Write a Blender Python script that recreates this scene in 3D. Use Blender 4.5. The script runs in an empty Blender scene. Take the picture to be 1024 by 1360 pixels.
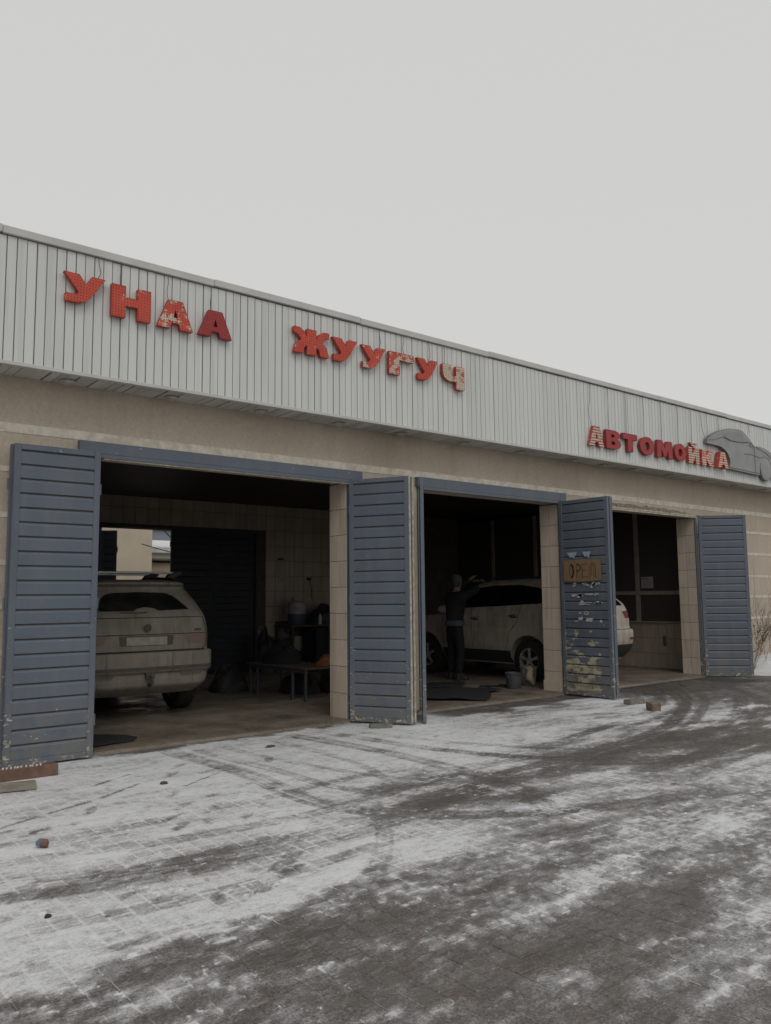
import bpy, bmesh, math, random
import numpy as np
from mathutils import Vector, Matrix
from mathutils.bvhtree import BVHTree

# ------------------------------------------------------------------ camera, sky, sun, exposure
scene = bpy.context.scene
col = scene.collection
CAM_H = 1.55
cam_d = bpy.data.cameras.new('camera')
cam = bpy.data.objects.new('camera', cam_d)
col.objects.link(cam)
cam_d.sensor_fit = 'VERTICAL'
cam_d.sensor_height = 36.0
cam_d.lens = 36.0 * 1077.94 / 1360.0
cam_d.clip_start = 0.05
cam_d.clip_end = 2000.0
_yaw, _pitch, _roll = math.radians(39.112), math.radians(6.0355), math.radians(-0.5576)
_fw = Vector((math.sin(_yaw) * math.cos(_pitch), math.cos(_yaw) * math.cos(_pitch), math.sin(_pitch)))
_r0 = Vector((math.cos(_yaw), -math.sin(_yaw), 0.0))
_u0 = _r0.cross(_fw)
_r = _r0 * math.cos(_roll) + _u0 * math.sin(_roll)
_u = _u0 * math.cos(_roll) - _r0 * math.sin(_roll)
cam.matrix_world = Matrix(((_r.x, _u.x, -_fw.x, 0), (_r.y, _u.y, -_fw.y, 0), (_r.z, _u.z, -_fw.z, CAM_H), (0, 0, 0, 1)))
scene.camera = cam

SUN_EL, SUN_ROT = math.radians(48), math.radians(205)
world = bpy.data.worlds.new('World')
scene.world = world
world.use_nodes = True
wn, wl = world.node_tree.nodes, world.node_tree.links
wn.clear()
w_out = wn.new('ShaderNodeOutputWorld')
w_bg = wn.new('ShaderNodeBackground')
w_sky = wn.new('ShaderNodeTexSky')
w_sky.sky_type = 'NISHITA'
w_sky.sun_disc = False
w_sky.sun_elevation = SUN_EL
w_sky.sun_rotation = SUN_ROT
w_sky.dust_density = 4.0
w_hs = wn.new('ShaderNodeHueSaturation')
w_hs.inputs['Saturation'].default_value = 0.05
w_mix = wn.new('ShaderNodeMix')
w_mix.data_type = 'RGBA'
w_mix.inputs['Factor'].default_value = 0.9           # a closed cloud deck over the clear sky
w_mix.inputs['B'].default_value = (6.62, 6.60, 6.50, 1)
w_bg.inputs['Strength'].default_value = 0.1
wl.new(w_sky.outputs['Color'], w_hs.inputs['Color'])
wl.new(w_hs.outputs['Color'], w_mix.inputs['A'])
wl.new(w_mix.outputs['Result'], w_bg.inputs['Color'])
wl.new(w_bg.outputs['Background'], w_out.inputs['Surface'])

sun_d = bpy.data.lights.new('sun', 'SUN')
sun_d.energy = 0.5
sun_d.angle = math.radians(25)
sun_d.color = (1.0, 0.97, 0.93)
sun = bpy.data.objects.new('sun', sun_d)
col.objects.link(sun)
# direction towards the sun: behind the camera, high
_sd = Vector((math.sin(SUN_ROT) * math.cos(SUN_EL), math.cos(SUN_ROT) * math.cos(SUN_EL), math.sin(SUN_EL)))
sun.rotation_euler = _sd.to_track_quat('Z', 'Y').to_euler()

scene.view_settings.view_transform = 'Standard'
scene.view_settings.look = 'None'
scene.view_settings.exposure = 0.0
scene.view_settings.gamma = 1.0
scene.view_settings.use_curve_mapping = False

random.seed(7)
RNG = np.random.RandomState(11)

# ------------------------------------------------------------------ helpers
def tag(o, label=None, cat=None, group=None, kind=None):
    if label: o['label'] = label
    if cat: o['category'] = cat
    if group: o['group'] = group
    if kind: o['kind'] = kind
    return o

def empty(name, loc=(0, 0, 0), rz=0.0):
    o = bpy.data.objects.new(name, None)
    o.empty_display_size = 0.2
    col.objects.link(o)
    o.location = loc
    o.rotation_euler = (0, 0, rz)
    return o

def link(name, me, parent=None, loc=(0, 0, 0), rot=(0, 0, 0)):
    o = bpy.data.objects.new(name, me)
    col.objects.link(o)
    o.parent = parent
    o.location = loc
    o.rotation_euler = rot
    return o

class MB:
    def __init__(s):
        s.v = []; s.f = []; s.m = []
    def add(s, vs, fs, mi=0):
        b = len(s.v)
        s.v += [tuple(p) for p in vs]
        s.f += [tuple(i + b for i in f) for f in fs]
        s.m += [mi] * len(fs)
        return s
    def box(s, a, b, mi=0):
        (x0, y0, z0), (x1, y1, z1) = a, b
        return s.add([(x0, y0, z0), (x1, y0, z0), (x1, y1, z0), (x0, y1, z0), (x0, y0, z1), (x1, y0, z1), (x1, y1, z1), (x0, y1, z1)],
                     [(0, 3, 2, 1), (4, 5, 6, 7), (0, 1, 5, 4), (1, 2, 6, 5), (2, 3, 7, 6), (3, 0, 4, 7)], mi)
    def prism(s, pts, axis, a, b, mi=0):
        # polygon in the plane across `axis`, extruded from a to b
        n = len(pts)
        def P(p, t):
            return {'x': (t, p[0], p[1]), 'y': (p[0], t, p[1]), 'z': (p[0], p[1], t)}[axis]
        vs = [P(p, a) for p in pts] + [P(p, b) for p in pts]
        fs = [tuple(range(n)), tuple(range(2 * n - 1, n - 1, -1))] + [(i, i + n, (i + 1) % n + n, (i + 1) % n) for i in range(n)]
        return s.add(vs, fs, mi)
    def tube(s, pts, rad, n=6, mi=0, cap=True):
        pts = [Vector(p) for p in pts]
        rads = rad if isinstance(rad, (list, tuple)) else [rad] * len(pts)
        b = len(s.v); up = None
        for i, p in enumerate(pts):
            t = (pts[min(i + 1, len(pts) - 1)] - pts[max(i - 1, 0)])
            if t.length < 1e-9: t = Vector((0, 0, 1))
            t.normalize()
            if up is None:
                up = Vector((0, 0, 1)) if abs(t.z) < 0.9 else Vector((1, 0, 0))
            side = t.cross(up)
            if side.length < 1e-6: side = t.cross(Vector((0, 1, 0)))
            side.normalize(); up = side.cross(t)
            for k in range(n):
                a = 2 * math.pi * k / n
                q = p + (side * math.cos(a) + up * math.sin(a)) * rads[i]
                s.v.append(tuple(q))
        for i in range(len(pts) - 1):
            for k in range(n):
                k2 = (k + 1) % n
                s.f.append((b + i * n + k, b + i * n + k2, b + (i + 1) * n + k2, b + (i + 1) * n + k)); s.m.append(mi)
        if cap:
            s.f.append(tuple(b + k for k in range(n - 1, -1, -1))); s.m.append(mi)
            e = b + (len(pts) - 1) * n
            s.f.append(tuple(e + k for k in range(n))); s.m.append(mi)
        return s
    def lathe(s, prof, n=24, origin=(0, 0, 0), axis='z', mi=0, wob=None, cap=True):
        b = len(s.v); ox, oy, oz = origin
        for (r, h) in prof:
            for k in range(n):
                a = 2 * math.pi * k / n
                rr = r * (wob(a, h) if wob else 1)
                c, d = rr * math.cos(a), rr * math.sin(a)
                s.v.append({'z': (ox + c, oy + d, oz + h), 'x': (ox + h, oy + c, oz + d), 'y': (ox + d, oy + h, oz + c)}[axis])
        for i in range(len(prof) - 1):
            for k in range(n):
                k2 = (k + 1) % n
                s.f.append((b + i * n + k, b + i * n + k2, b + (i + 1) * n + k2, b + (i + 1) * n + k)); s.m.append(mi)
        for (i, rev) in (((0, True), (len(prof) - 1, False)) if cap else ()):
            ids = [b + i * n + k for k in range(n)]
            s.f.append(tuple(reversed(ids)) if rev else tuple(ids)); s.m.append(mi)
        return s
    def mesh(s, name, mats, smooth=False, bevel=0.0, fix=True):
        me = bpy.data.meshes.new(name)
        me.from_pydata(s.v, [], s.f)
        mats = mats if isinstance(mats, (list, tuple)) else [mats]
        for m in mats: me.materials.append(m)
        if len(mats) > 1:
            me.polygons.foreach_set('material_index', s.m)
        if bevel or fix:
            bm = bmesh.new(); bm.from_mesh(me)
            if fix: bmesh.ops.recalc_face_normals(bm, faces=bm.faces)
            if bevel:
                bmesh.ops.bevel(bm, geom=list(bm.edges), offset=bevel, segments=1, affect='EDGES', clamp_overlap=True)
            bm.to_mesh(me); bm.free()
        if smooth:
            me.polygons.foreach_set('use_smooth', [True] * len(me.polygons))
            try: me.set_sharp_from_angle(angle=math.radians(40))
            except Exception: pass
        me.update()
        return me
    def build(s, name, mats, parent=None, loc=(0, 0, 0), rot=(0, 0, 0), smooth=False, bevel=0.0):
        return link(name, s.mesh(name, mats, smooth, bevel), parent, loc, rot)

def vnoise(x, y, seed=0):
    xi = np.floor(x).astype(np.int64); yi = np.floor(y).astype(np.int64)
    fx = x - xi; fy = y - yi
    fx = fx * fx * (3 - 2 * fx); fy = fy * fy * (3 - 2 * fy)
    def h(a, b):
        n = (a * 374761393 + b * 668265263 + seed * 1442695041) & 0xFFFFFFFF
        n = ((n ^ (n >> 13)) * 1274126177) & 0xFFFFFFFF
        return ((n ^ (n >> 16)) & 0xFFFF) / 65535.0
    return (h(xi, yi) * (1 - fx) + h(xi + 1, yi) * fx) * (1 - fy) + (h(xi, yi + 1) * (1 - fx) + h(xi + 1, yi + 1) * fx) * fy

def fbm(x, y, seed=0, octs=4, gain=0.5):
    t = 0; a = 1; s = 0
    for i in range(octs):
        t = t + a * vnoise(x * 2 ** i + 17.3 * i, y * 2 ** i + 9.1 * i, seed + i); s += a; a *= gain
    return t / s

def sstep(x, a, b):
    t = np.clip((x - a) / (b - a), 0, 1)
    return t * t * (3 - 2 * t)

# ------------------------------------------------------------------ materials
class NT:
    """small node-tree writer"""
    def __init__(s, name):
        s.m = bpy.data.materials.new(name); s.m.use_nodes = True
        s.n = s.m.node_tree.nodes; s.l = s.m.node_tree.links
        s.p = s.n['Principled BSDF']; s.pos = None
    def position(s):
        if s.pos is None:
            g = s.n.new('ShaderNodeNewGeometry'); s.pos = g.outputs['Position']
        return s.pos
    def coords(s, scale=(1, 1, 1), obj=False, loc=(0, 0, 0), rot=(0, 0, 0)):
        mp = s.n.new('ShaderNodeMapping')
        mp.inputs['Scale'].default_value = scale; mp.inputs['Location'].default_value = loc; mp.inputs['Rotation'].default_value = rot
        if obj:
            t = s.n.new('ShaderNodeTexCoord'); s.l.new(t.outputs['Object'], mp.inputs['Vector'])
        else:
            s.l.new(s.position(), mp.inputs['Vector'])
        return mp.outputs['Vector']
    def noise(s, scale, detail=4, rough=0.55, co=None, dist=0.0):
        t = s.n.new('ShaderNodeTexNoise')
        t.inputs['Scale'].default_value = scale; t.inputs['Detail'].default_value = detail
        t.inputs['Roughness'].default_value = rough; t.inputs['Distortion'].default_value = dist
        s.l.new(co if co is not None else s.position(), t.inputs['Vector'])
        return t.outputs['Fac']
    def ramp(s, fac, a, b, ca=0.0, cb=1.0):
        t = s.n.new('ShaderNodeMapRange')
        t.inputs['From Min'].default_value = a; t.inputs['From Max'].default_value = b
        t.inputs['To Min'].default_value = ca; t.inputs['To Max'].default_value = cb
        s.l.new(fac, t.inputs['Value'])
        return t.outputs['Result']
    def math(s, op, a, b=None):
        t = s.n.new('ShaderNodeMath'); t.operation = op
        for i, q in enumerate((a, b)):
            if q is None: continue
            if isinstance(q, (int, float)): t.inputs[i].default_value = q
            else: s.l.new(q, t.inputs[i])
        return t.outputs[0]
    def mix(s, fac, a, b, mode='MIX'):
        t = s.n.new('ShaderNodeMix'); t.data_type = 'RGBA'; t.blend_type = mode
        for k, q in (('Factor', fac), ('A', a), ('B', b)):
            if isinstance(q, (int, float)): t.inputs[k].default_value = q
            elif isinstance(q, tuple): t.inputs[k].default_value = (*q[:3], 1)
            else: s.l.new(q, t.inputs[k])
        return t.outputs['Result']
    def sep(s, v=None):
        t = s.n.new('ShaderNodeSeparateXYZ'); s.l.new(v if v is not None else s.position(), t.inputs[0]); return t.outputs
    def rand(s):
        t = s.n.new('ShaderNodeObjectInfo'); return t.outputs['Random']
    def color(s, c):
        if isinstance(c, tuple): s.p.inputs['Base Color'].default_value = (*c[:3], 1)
        else: s.l.new(c, s.p.inputs['Base Color'])
        return s
    def rough(s, r):
        if isinstance(r, (int, float)): s.p.inputs['Roughness'].default_value = r
        else: s.l.new(r, s.p.inputs['Roughness'])
        return s
    def bump(s, h, strength=0.3, dist=0.01):
        b = s.n.new('ShaderNodeBump'); b.inputs['Strength'].default_value = strength; b.inputs['Distance'].default_value = dist
        s.l.new(h, b.inputs['Height']); s.l.new(b.outputs['Normal'], s.p.inputs['Normal'])
        return s
    def metal(s, v): s.p.inputs['Metallic'].default_value = v; return s
    def spec(s, v): s.p.inputs['Specular IOR Level'].default_value = v; return s

def plain(name, c, rough=0.7, var=0.25, scale=6.0, metal=0.0, bump=0.0, bscale=60.0, rnd=0.0, spec=0.5):
    t = NT(name)
    dark = tuple(v * (1 - var) for v in c); lite = tuple(min(1, v * (1 + var * 0.6)) for v in c)
    f = t.ramp(t.noise(scale, 5, 0.6), 0.3, 0.7)
    cc = t.mix(f, dark, lite)
    if rnd:
        cc = t.mix(t.ramp(t.rand(), 0, 1, 0, rnd), cc, (0, 0, 0))
    t.color(cc).rough(rough).metal(metal).spec(spec)
    if bump: t.bump(t.noise(bscale, 4, 0.6), bump, 0.01)
    return t.m

M = {}
# roughcast beige plaster
t = NT('plaster')
f1 = t.ramp(t.noise(1.1, 6, 0.6), 0.3, 0.7); f2 = t.noise(38, 4, 0.7)
c = t.mix(f1, (0.54, 0.465, 0.37), (0.65, 0.565, 0.46))
c = t.mix(t.ramp(f2, 0.35, 0.72, 0, 0.5), c, (0.37, 0.31, 0.245))
runs = t.ramp(t.noise(1.0, 5, 0.65, t.coords((5.5, 5.5, 0.35))), 0.52, 0.75, 0, 0.35)
c = t.mix(runs, c, (0.34, 0.285, 0.23))
t.color(c).rough(0.95).spec(0.2).bump(t.noise(70, 5, 0.75), 0.6, 0.02); M['plaster'] = t.m
t = NT('band_paint')
f = t.ramp(t.noise(9, 6, 0.7), 0.38, 0.62)
t.color(t.mix(f, (0.56, 0.50, 0.41), (0.74, 0.69, 0.60))).rough(0.9).bump(t.noise(60, 4), 0.4, 0.01); M['band'] = t.m
M['rubble'] = plain('broken_plaster', (0.26, 0.235, 0.19), 0.95, 0.6, 18, bump=1.0, bscale=25)
# fascia strips: off-white lacquered metal, dust streaks
t = NT('fascia_metal')
b0 = t.mix(t.ramp(t.rand(), 0, 1), (0.64, 0.655, 0.63), (0.69, 0.703, 0.675))
st = t.ramp(t.noise(1.0, 5, 0.6, t.coords((11, 11, 0.5))), 0.50, 0.78, 0, 0.45)
b0 = t.mix(st, b0, (0.40, 0.40, 0.365))
sp = t.ramp(t.noise(30, 3, 0.6), 0.68, 0.78, 0, 0.35)
b0 = t.mix(sp, b0, (0.36, 0.35, 0.32))
t.color(b0).rough(0.42).spec(0.4); M['strip'] = t.m
M['gap'] = plain('shadow_gap', (0.15, 0.15, 0.145), 0.9, 0.2)
M['cap'] = plain('cap_metal', (0.56, 0.56, 0.53), 0.4, 0.12, 2.5)
M['soffit'] = plain('soffit_slat', (0.60, 0.59, 0.56), 0.5, 0.15, 3, rnd=0.25)
M['lamp_ring'] = plain('lamp_ring', (0.45, 0.42, 0.36), 0.5, 0.3, 20)
M['lamp_glass'] = plain('lamp_glass', (0.42, 0.40, 0.34), 0.25, 0.2, 20)

def door_paint(name, chip_lo, chip_hi, low=0.5, yellow=False):
    t = NT(name)
    f = t.ramp(t.noise(2.2, 5, 0.6), 0.3, 0.72)
    c = t.mix(f, (0.098, 0.120, 0.152), (0.122, 0.147, 0.184))
    c = t.mix(t.ramp(t.rand(), 0, 1, 0, 0.22), c, (0.07, 0.088, 0.117))
    dust = t.ramp(t.noise(1.0, 5, 0.62, t.coords((7, 7, 1.2))), 0.45, 0.8, 0, 0.42)
    c = t.mix(dust, c, (0.175, 0.175, 0.178))
    z = t.sep()[2]
    mud = t.math('MULTIPLY', t.ramp(z, 0.75, 0.05, 0, 1), t.ramp(t.noise(7, 5, 0.65), 0.35, 0.7))
    c = t.mix(t.math('MULTIPLY', mud, 0.8), c, (0.20, 0.175, 0.14))
    n = t.noise(13, 6, 0.68, t.coords((1, 1, 2.2)))
    n2 = t.noise(2.1, 2, 0.5)
    zb = t.ramp(z, 1.4, 0.1, 0, low * 0.10)
    chips = t.ramp(t.math('ADD', t.math('ADD', n, zb), t.math('MULTIPLY', n2, 0.12)), chip_lo, chip_hi)
    c = t.mix(chips, c, (0.50, 0.46, 0.36))
    if yellow:
        # old cream coat showing through towards the bottom of this leaf
        y1 = t.math('ADD', t.noise(4.0, 6, 0.7, t.coords((1, 1, 1.6))), t.ramp(z, 1.25, 0.25, -0.17, 0.06))
        y2 = t.math('SUBTRACT', y1, t.ramp(t.sep()[1], 7.7, 7.3, 0, 0.16))
        c = t.mix(t.ramp(y2, 0.515, 0.54), c, (0.44, 0.39, 0.26))
        y3 = t.math('ADD', t.noise(3.2, 5, 0.7, t.coords((1, 1, 2.6), loc=(3, 1, 8))), t.ramp(z, 1.0, 0.2, -0.12, 0.06))
        c = t.mix(t.ramp(y3, 0.54, 0.60, 0, 0.8), c, (0.17, 0.155, 0.135))
    t.color(c).rough(t.ramp(f, 0, 1, 0.42, 0.6)).bump(t.noise(45, 3), 0.12, 0.004)
    return t.m
M['door'] = door_paint('door_paint', 0.775, 0.80)
M['door_peel'] = door_paint('door_paint_peeling', 0.745, 0.77, 1.0, True)
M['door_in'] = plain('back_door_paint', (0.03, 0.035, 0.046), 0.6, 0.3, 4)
M['door_edge'] = door_paint('door_edge_paint', 0.735, 0.755, 1.1)
M['cream_edge'] = plain('cream_edge', (0.52, 0.47, 0.36), 0.75, 0.45, 16)
M['rust'] = plain('rusty_steel', (0.16, 0.10, 0.07), 0.85, 0.5, 22)
M['dark_steel'] = plain('dark_steel', (0.05, 0.05, 0.055), 0.6, 0.3, 15)
# tiles
def tile_mat(name, a, b, rnd=0.3):
    t = NT(name)
    c = t.mix(t.ramp(t.noise(2.5, 5, 0.6), 0.3, 0.7), a, b)
    c = t.mix(t.ramp(t.rand(), 0, 1, 0, rnd), c, tuple(v * 0.6 for v in a))
    d = t.ramp(t.noise(1.0, 5, 0.7, t.coords((9, 9, 1.0))), 0.5, 0.78, 0, 0.5)
    c = t.mix(d, c, (0.16, 0.13, 0.10))
    sp = t.ramp(t.noise(26, 4, 0.6), 0.70, 0.76, 0, 0.8)
    c = t.mix(sp, c, (0.08, 0.06, 0.05))
    t.color(c).rough(0.38); return t.m
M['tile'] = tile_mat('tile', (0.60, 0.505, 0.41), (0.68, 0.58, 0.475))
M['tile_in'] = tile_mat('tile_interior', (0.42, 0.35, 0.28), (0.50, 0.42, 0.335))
M['grout'] = plain('grout', (0.10, 0.08, 0.06), 0.9, 0.3)
t = NT('mould_wall')
c = t.mix(t.ramp(t.noise(5, 6, 0.7), 0.42, 0.6), (0.03, 0.027, 0.025), (0.22, 0.185, 0.14))
t.color(c).rough(0.7); M['mould'] = t.m
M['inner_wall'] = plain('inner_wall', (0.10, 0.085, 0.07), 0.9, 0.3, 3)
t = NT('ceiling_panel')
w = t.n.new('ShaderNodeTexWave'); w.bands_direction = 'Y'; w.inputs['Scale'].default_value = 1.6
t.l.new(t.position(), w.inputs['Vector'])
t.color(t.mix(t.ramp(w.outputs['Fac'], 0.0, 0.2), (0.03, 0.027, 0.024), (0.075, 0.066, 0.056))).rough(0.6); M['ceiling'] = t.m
# interior concrete: wet, brown, gritty
t = NT('wet_concrete')
f = t.ramp(t.noise(1.3, 7, 0.65), 0.32, 0.68); g = t.noise(35, 5, 0.7)
c = t.mix(f, (0.095, 0.076, 0.058), (0.235, 0.198, 0.155))
c = t.mix(t.ramp(g, 0.5, 0.75, 0, 0.6), c, (0.30, 0.26, 0.21))
c = t.mix(t.ramp(t.noise(14, 5, 0.7, t.coords((1, 1, 1), loc=(5, 2, 1))), 0.56, 0.68, 0, 0.75), c, (0.05, 0.042, 0.035))
t.color(c).rough(t.ramp(t.noise(2.2, 4, 0.6), 0.35, 0.65, 0.28, 0.85)).bump(t.math('ADD', g, t.noise(6, 5)), 0.5, 0.015); M['floor'] = t.m
# pavers
def cover_ramp(t, extra=0.0):
    a = t.n.new('ShaderNodeAttribute'); a.attribute_name = 'cover'
    def dev(n_, k): return t.math('MULTIPLY', t.math('SUBTRACT', n_, 0.5), k)
    grit = t.math('ADD', dev(t.noise(60, 4, 0.7), 0.65), dev(t.noise(170, 3, 0.7), 0.7))
    smear = dev(t.noise(1.0, 6, 0.7, t.coords((9, 30, 9), rot=(0, 0, 0.06))), 0.5)
    fine = t.math('ADD', grit, smear)
    c = t.math('ADD', t.math('ADD', a.outputs['Fac'], fine), extra)
    r = t.n.new('ShaderNodeValToRGB'); e = r.color_ramp.elements
    e[0].position = 0.0; e[0].color = (0.082, 0.074, 0.066, 1)
    e[1].position = 1.0; e[1].color = (0.72, 0.726, 0.742, 1)
    for p_, c_ in ((0.2, (0.152, 0.145, 0.137, 1)), (0.4, (0.272, 0.265, 0.258, 1)), (0.6, (0.455, 0.452, 0.45, 1)), (0.8, (0.645, 0.65, 0.662, 1))):
        q = e.new(p_); q.color = c_
    t.l.new(c, r.inputs['Fac'])
    return r.outputs['Color'], c
def paver_mat(name, a, b):
    t = NT(name)
    base = t.mix(t.ramp(t.noise(6, 6, 0.65), 0.3, 0.7), a, b)
    dirt = t.ramp(t.noise(1.0, 6, 0.66, t.coords((1.3, 3.6, 1), rot=(0, 0, 0.12))), 0.36, 0.60)
    base = t.mix(t.math('MULTIPLY', dirt, 0.8), base, (0.085, 0.075, 0.066))
    pit = t.ramp(t.noise(120, 3, 0.6), 0.60, 0.75, 0, 0.6)
    base = t.mix(pit, base, (0.035, 0.031, 0.028))
    cr, c = cover_ramp(t)
    gm = t.n.new('ShaderNodeCombineColor')
    gv = t.math('MULTIPLY', t.ramp(t.noise(75, 4, 0.75), 0.32, 0.68, 0.58, 1.5), t.ramp(t.noise(14, 5, 0.7, t.coords((1, 2.4, 1))), 0.3, 0.7, 0.75, 1.25))
    for k in range(3): t.l.new(gv, gm.inputs[k])
    t.color(t.mix(t.ramp(c, 0.3, 0.7, 1.0, 0.25), t.mix(t.ramp(c, 0.0, 0.26, 0.25, 1.0), base, cr), gm.outputs[0], 'MULTIPLY')).rough(t.ramp(c, 0.1, 0.5, 0.40, 0.9)).spec(0.4).bump(t.noise(130, 4, 0.7), 0.5, 0.006)
    return t.m
PAVER_M = [paver_mat('paver_grey', (0.125, 0.117, 0.106), (0.185, 0.173, 0.158)), paver_mat('paver_dark', (0.10, 0.093, 0.085), (0.15, 0.14, 0.128)),
           paver_mat('paver_brown', (0.13, 0.10, 0.085), (0.17, 0.135, 0.112)), paver_mat('paver_red', (0.135, 0.088, 0.074), (0.165, 0.115, 0.097))]
t = NT('ground_dirt')
c = t.mix(t.ramp(t.noise(2.5, 8, 0.7), 0.35, 0.7), (0.085, 0.077, 0.068), (0.20, 0.192, 0.182))
c = t.mix(t.ramp(t.noise(0.5, 7, 0.65), 0.52, 0.66, 0, 0.8), c, (0.52, 0.525, 0.53))
t.color(c).rough(0.85).bump(t.noise(60, 5, 0.7), 0.5, 0.01); M['ground'] = t.m
# snow: thin, dirty where the cover thins
t = NT('snow')
cr, c = cover_ramp(t)
t.color(cr).rough(0.9).spec(0.2).bump(t.noise(110, 5, 0.7), 0.35, 0.006); M['snow'] = t.m
t = NT('snow_clean')
t.color(t.mix(t.ramp(t.noise(4, 6, 0.65), 0.4, 0.7), (0.74, 0.745, 0.76), (0.55, 0.54, 0.53))).rough(0.85).bump(t.noise(30, 5, 0.7), 0.5, 0.02); M['snow_clean'] = t.m
# sign letters
def letter_mat(name, red, lo, stripes=False):
    t = NT(name)
    c = t.mix(t.ramp(t.noise(7, 5, 0.6), 0.3, 0.7), tuple(v * 0.78 for v in red), red)
    n = t.noise(9, 6, 0.72)
    if stripes:
        z = t.math('FRACT', t.math('MULTIPLY', t.sep()[2], 22.0))
        n = t.math('ADD', n, t.ramp(z, 0.35, 0.5, -0.10, 0.16))
    c = t.mix(t.ramp(n, lo, lo + 0.03), c, (0.60, 0.53, 0.42))
    t.color(c).rough(0.55); return t.m
RED = (0.66, 0.092, 0.055); DRED = (0.40, 0.045, 0.042)
M['bulb'] = plain('bulb_dot', (0.34, 0.05, 0.035), 0.4, 0.4, 30)
M['bulb_pale'] = plain('bulb_dot_pale', (0.22, 0.09, 0.06), 0.4, 0.4, 30)
M['wire'] = plain('grey_wire', (0.16, 0.155, 0.15), 0.6, 0.2)
M['black_wire'] = plain('black_wire', (0.02, 0.02, 0.02), 0.6, 0.2)
M['car_sign'] = plain('sign_silver', (0.30, 0.303, 0.295), 0.45, 0.14, 4)
M['car_sign_line'] = plain('sign_line', (0.17, 0.17, 0.165), 0.6, 0.2, 4)
M['car_sign_glass'] = plain('sign_glass', (0.25, 0.253, 0.248), 0.4, 0.15, 4)
# vehicles
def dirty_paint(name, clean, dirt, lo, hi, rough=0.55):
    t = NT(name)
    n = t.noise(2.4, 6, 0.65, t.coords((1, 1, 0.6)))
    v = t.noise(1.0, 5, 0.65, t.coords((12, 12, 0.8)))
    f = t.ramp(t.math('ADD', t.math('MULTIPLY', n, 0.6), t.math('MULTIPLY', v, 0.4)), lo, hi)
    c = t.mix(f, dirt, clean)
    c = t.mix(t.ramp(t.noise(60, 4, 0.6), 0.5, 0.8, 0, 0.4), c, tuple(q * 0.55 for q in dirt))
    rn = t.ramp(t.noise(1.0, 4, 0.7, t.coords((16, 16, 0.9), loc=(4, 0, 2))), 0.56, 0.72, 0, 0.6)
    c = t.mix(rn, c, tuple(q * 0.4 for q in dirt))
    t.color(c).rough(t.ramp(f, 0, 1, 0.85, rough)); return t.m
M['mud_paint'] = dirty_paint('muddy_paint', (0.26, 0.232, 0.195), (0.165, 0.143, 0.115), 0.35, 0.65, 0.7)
M['mud_dark'] = dirty_paint('muddy_dark', (0.055, 0.05, 0.043), (0.11, 0.095, 0.08), 0.35, 0.65, 0.7)
M['mud_mid'] = dirty_paint('muddy_mid', (0.16, 0.145, 0.125), (0.14, 0.123, 0.103), 0.35, 0.65, 0.7)
M['mud_light'] = dirty_paint('muddy_lamp', (0.22, 0.13, 0.11), (0.19, 0.145, 0.12), 0.35, 0.65, 0.7)
M['white_paint'] = dirty_paint('white_paint', (0.50, 0.455, 0.385), (0.24, 0.198, 0.15), 0.3, 0.6, 0.3)
M['seam'] = plain('panel_seam', (0.02, 0.018, 0.016), 0.9, 0.1)
t = NT('car_glass'); t.color((0.006, 0.006, 0.007)).rough(0.12).spec(0.4); M['glass'] = t.m
t = NT('dusty_glass'); t.color(t.mix(t.ramp(t.noise(5, 5), 0.4, 0.8, 0, 0.35), (0.008, 0.008, 0.009), (0.09, 0.08, 0.07))).rough(0.3); M['glass_dusty'] = t.m
M['tyre'] = plain('tyre_rubber', (0.022, 0.021, 0.02), 0.85, 0.4, 25)
M['rim'] = plain('alloy', (0.34, 0.33, 0.31), 0.45, 0.3, 12, metal=0.15)
M['black_plastic'] = plain('black_plastic', (0.03, 0.03, 0.03), 0.6, 0.3, 20)
M['alu'] = plain('aluminium_bar', (0.55, 0.55, 0.54), 0.35, 0.15, 10, metal=0.3)
M['lamp_red'] = plain('red_lamp', (0.15, 0.035, 0.03), 0.25, 0.3, 10)
M['plate'] = plain('muddy_plate', (0.30, 0.275, 0.24), 0.7, 0.25, 12)
M['chrome'] = plain('chrome', (0.5, 0.5, 0.5), 0.2, 0.15, 10, metal=0.9)
# people and odds
M['skin'] = plain('skin', (0.22, 0.14, 0.10), 0.6, 0.1)
M['jacket'] = plain('dark_jacket', (0.011, 0.011, 0.014), 0.9, 0.3, 14, bump=0.3, bscale=20)
M['trousers'] = plain('dark_trousers', (0.010, 0.010, 0.013), 0.9, 0.3, 14, bump=0.3, bscale=20)
M['hem'] = plain('blue_grey_hem', (0.07, 0.08, 0.095), 0.85, 0.2)
M['cap_grey'] = plain('knit_cap', (0.075, 0.075, 0.075), 0.9, 0.2, 30)
M['glove'] = plain('glove', (0.50, 0.48, 0.45), 0.8, 0.2, 20)
M['rubber'] = plain('rubber_mat', (0.02, 0.02, 0.021), 0.75, 0.4, 14, bump=0.5, bscale=30)
M['bucket'] = plain('bucket_grey', (0.065, 0.068, 0.076), 0.5, 0.25, 10)
M['bucket_w'] = plain('bucket_white', (0.20, 0.19, 0.17), 0.5, 0.35, 8)
M['rag'] = plain('rag', (0.34, 0.28, 0.2), 0.9, 0.3, 12)
M['wood'] = plain('old_wood', (0.17, 0.10, 0.07), 0.85, 0.35, 9, bump=0.4, bscale=40)
M['wood_grey'] = plain('grey_board', (0.27, 0.235, 0.19), 0.9, 0.3, 8)
M['dark_wood'] = plain('dark_wood', (0.085, 0.06, 0.045), 0.8, 0.3, 9)
M['brick'] = plain('brick_fired', (0.22, 0.155, 0.11), 0.95, 0.4, 16, bump=0.6, bscale=50)
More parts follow.
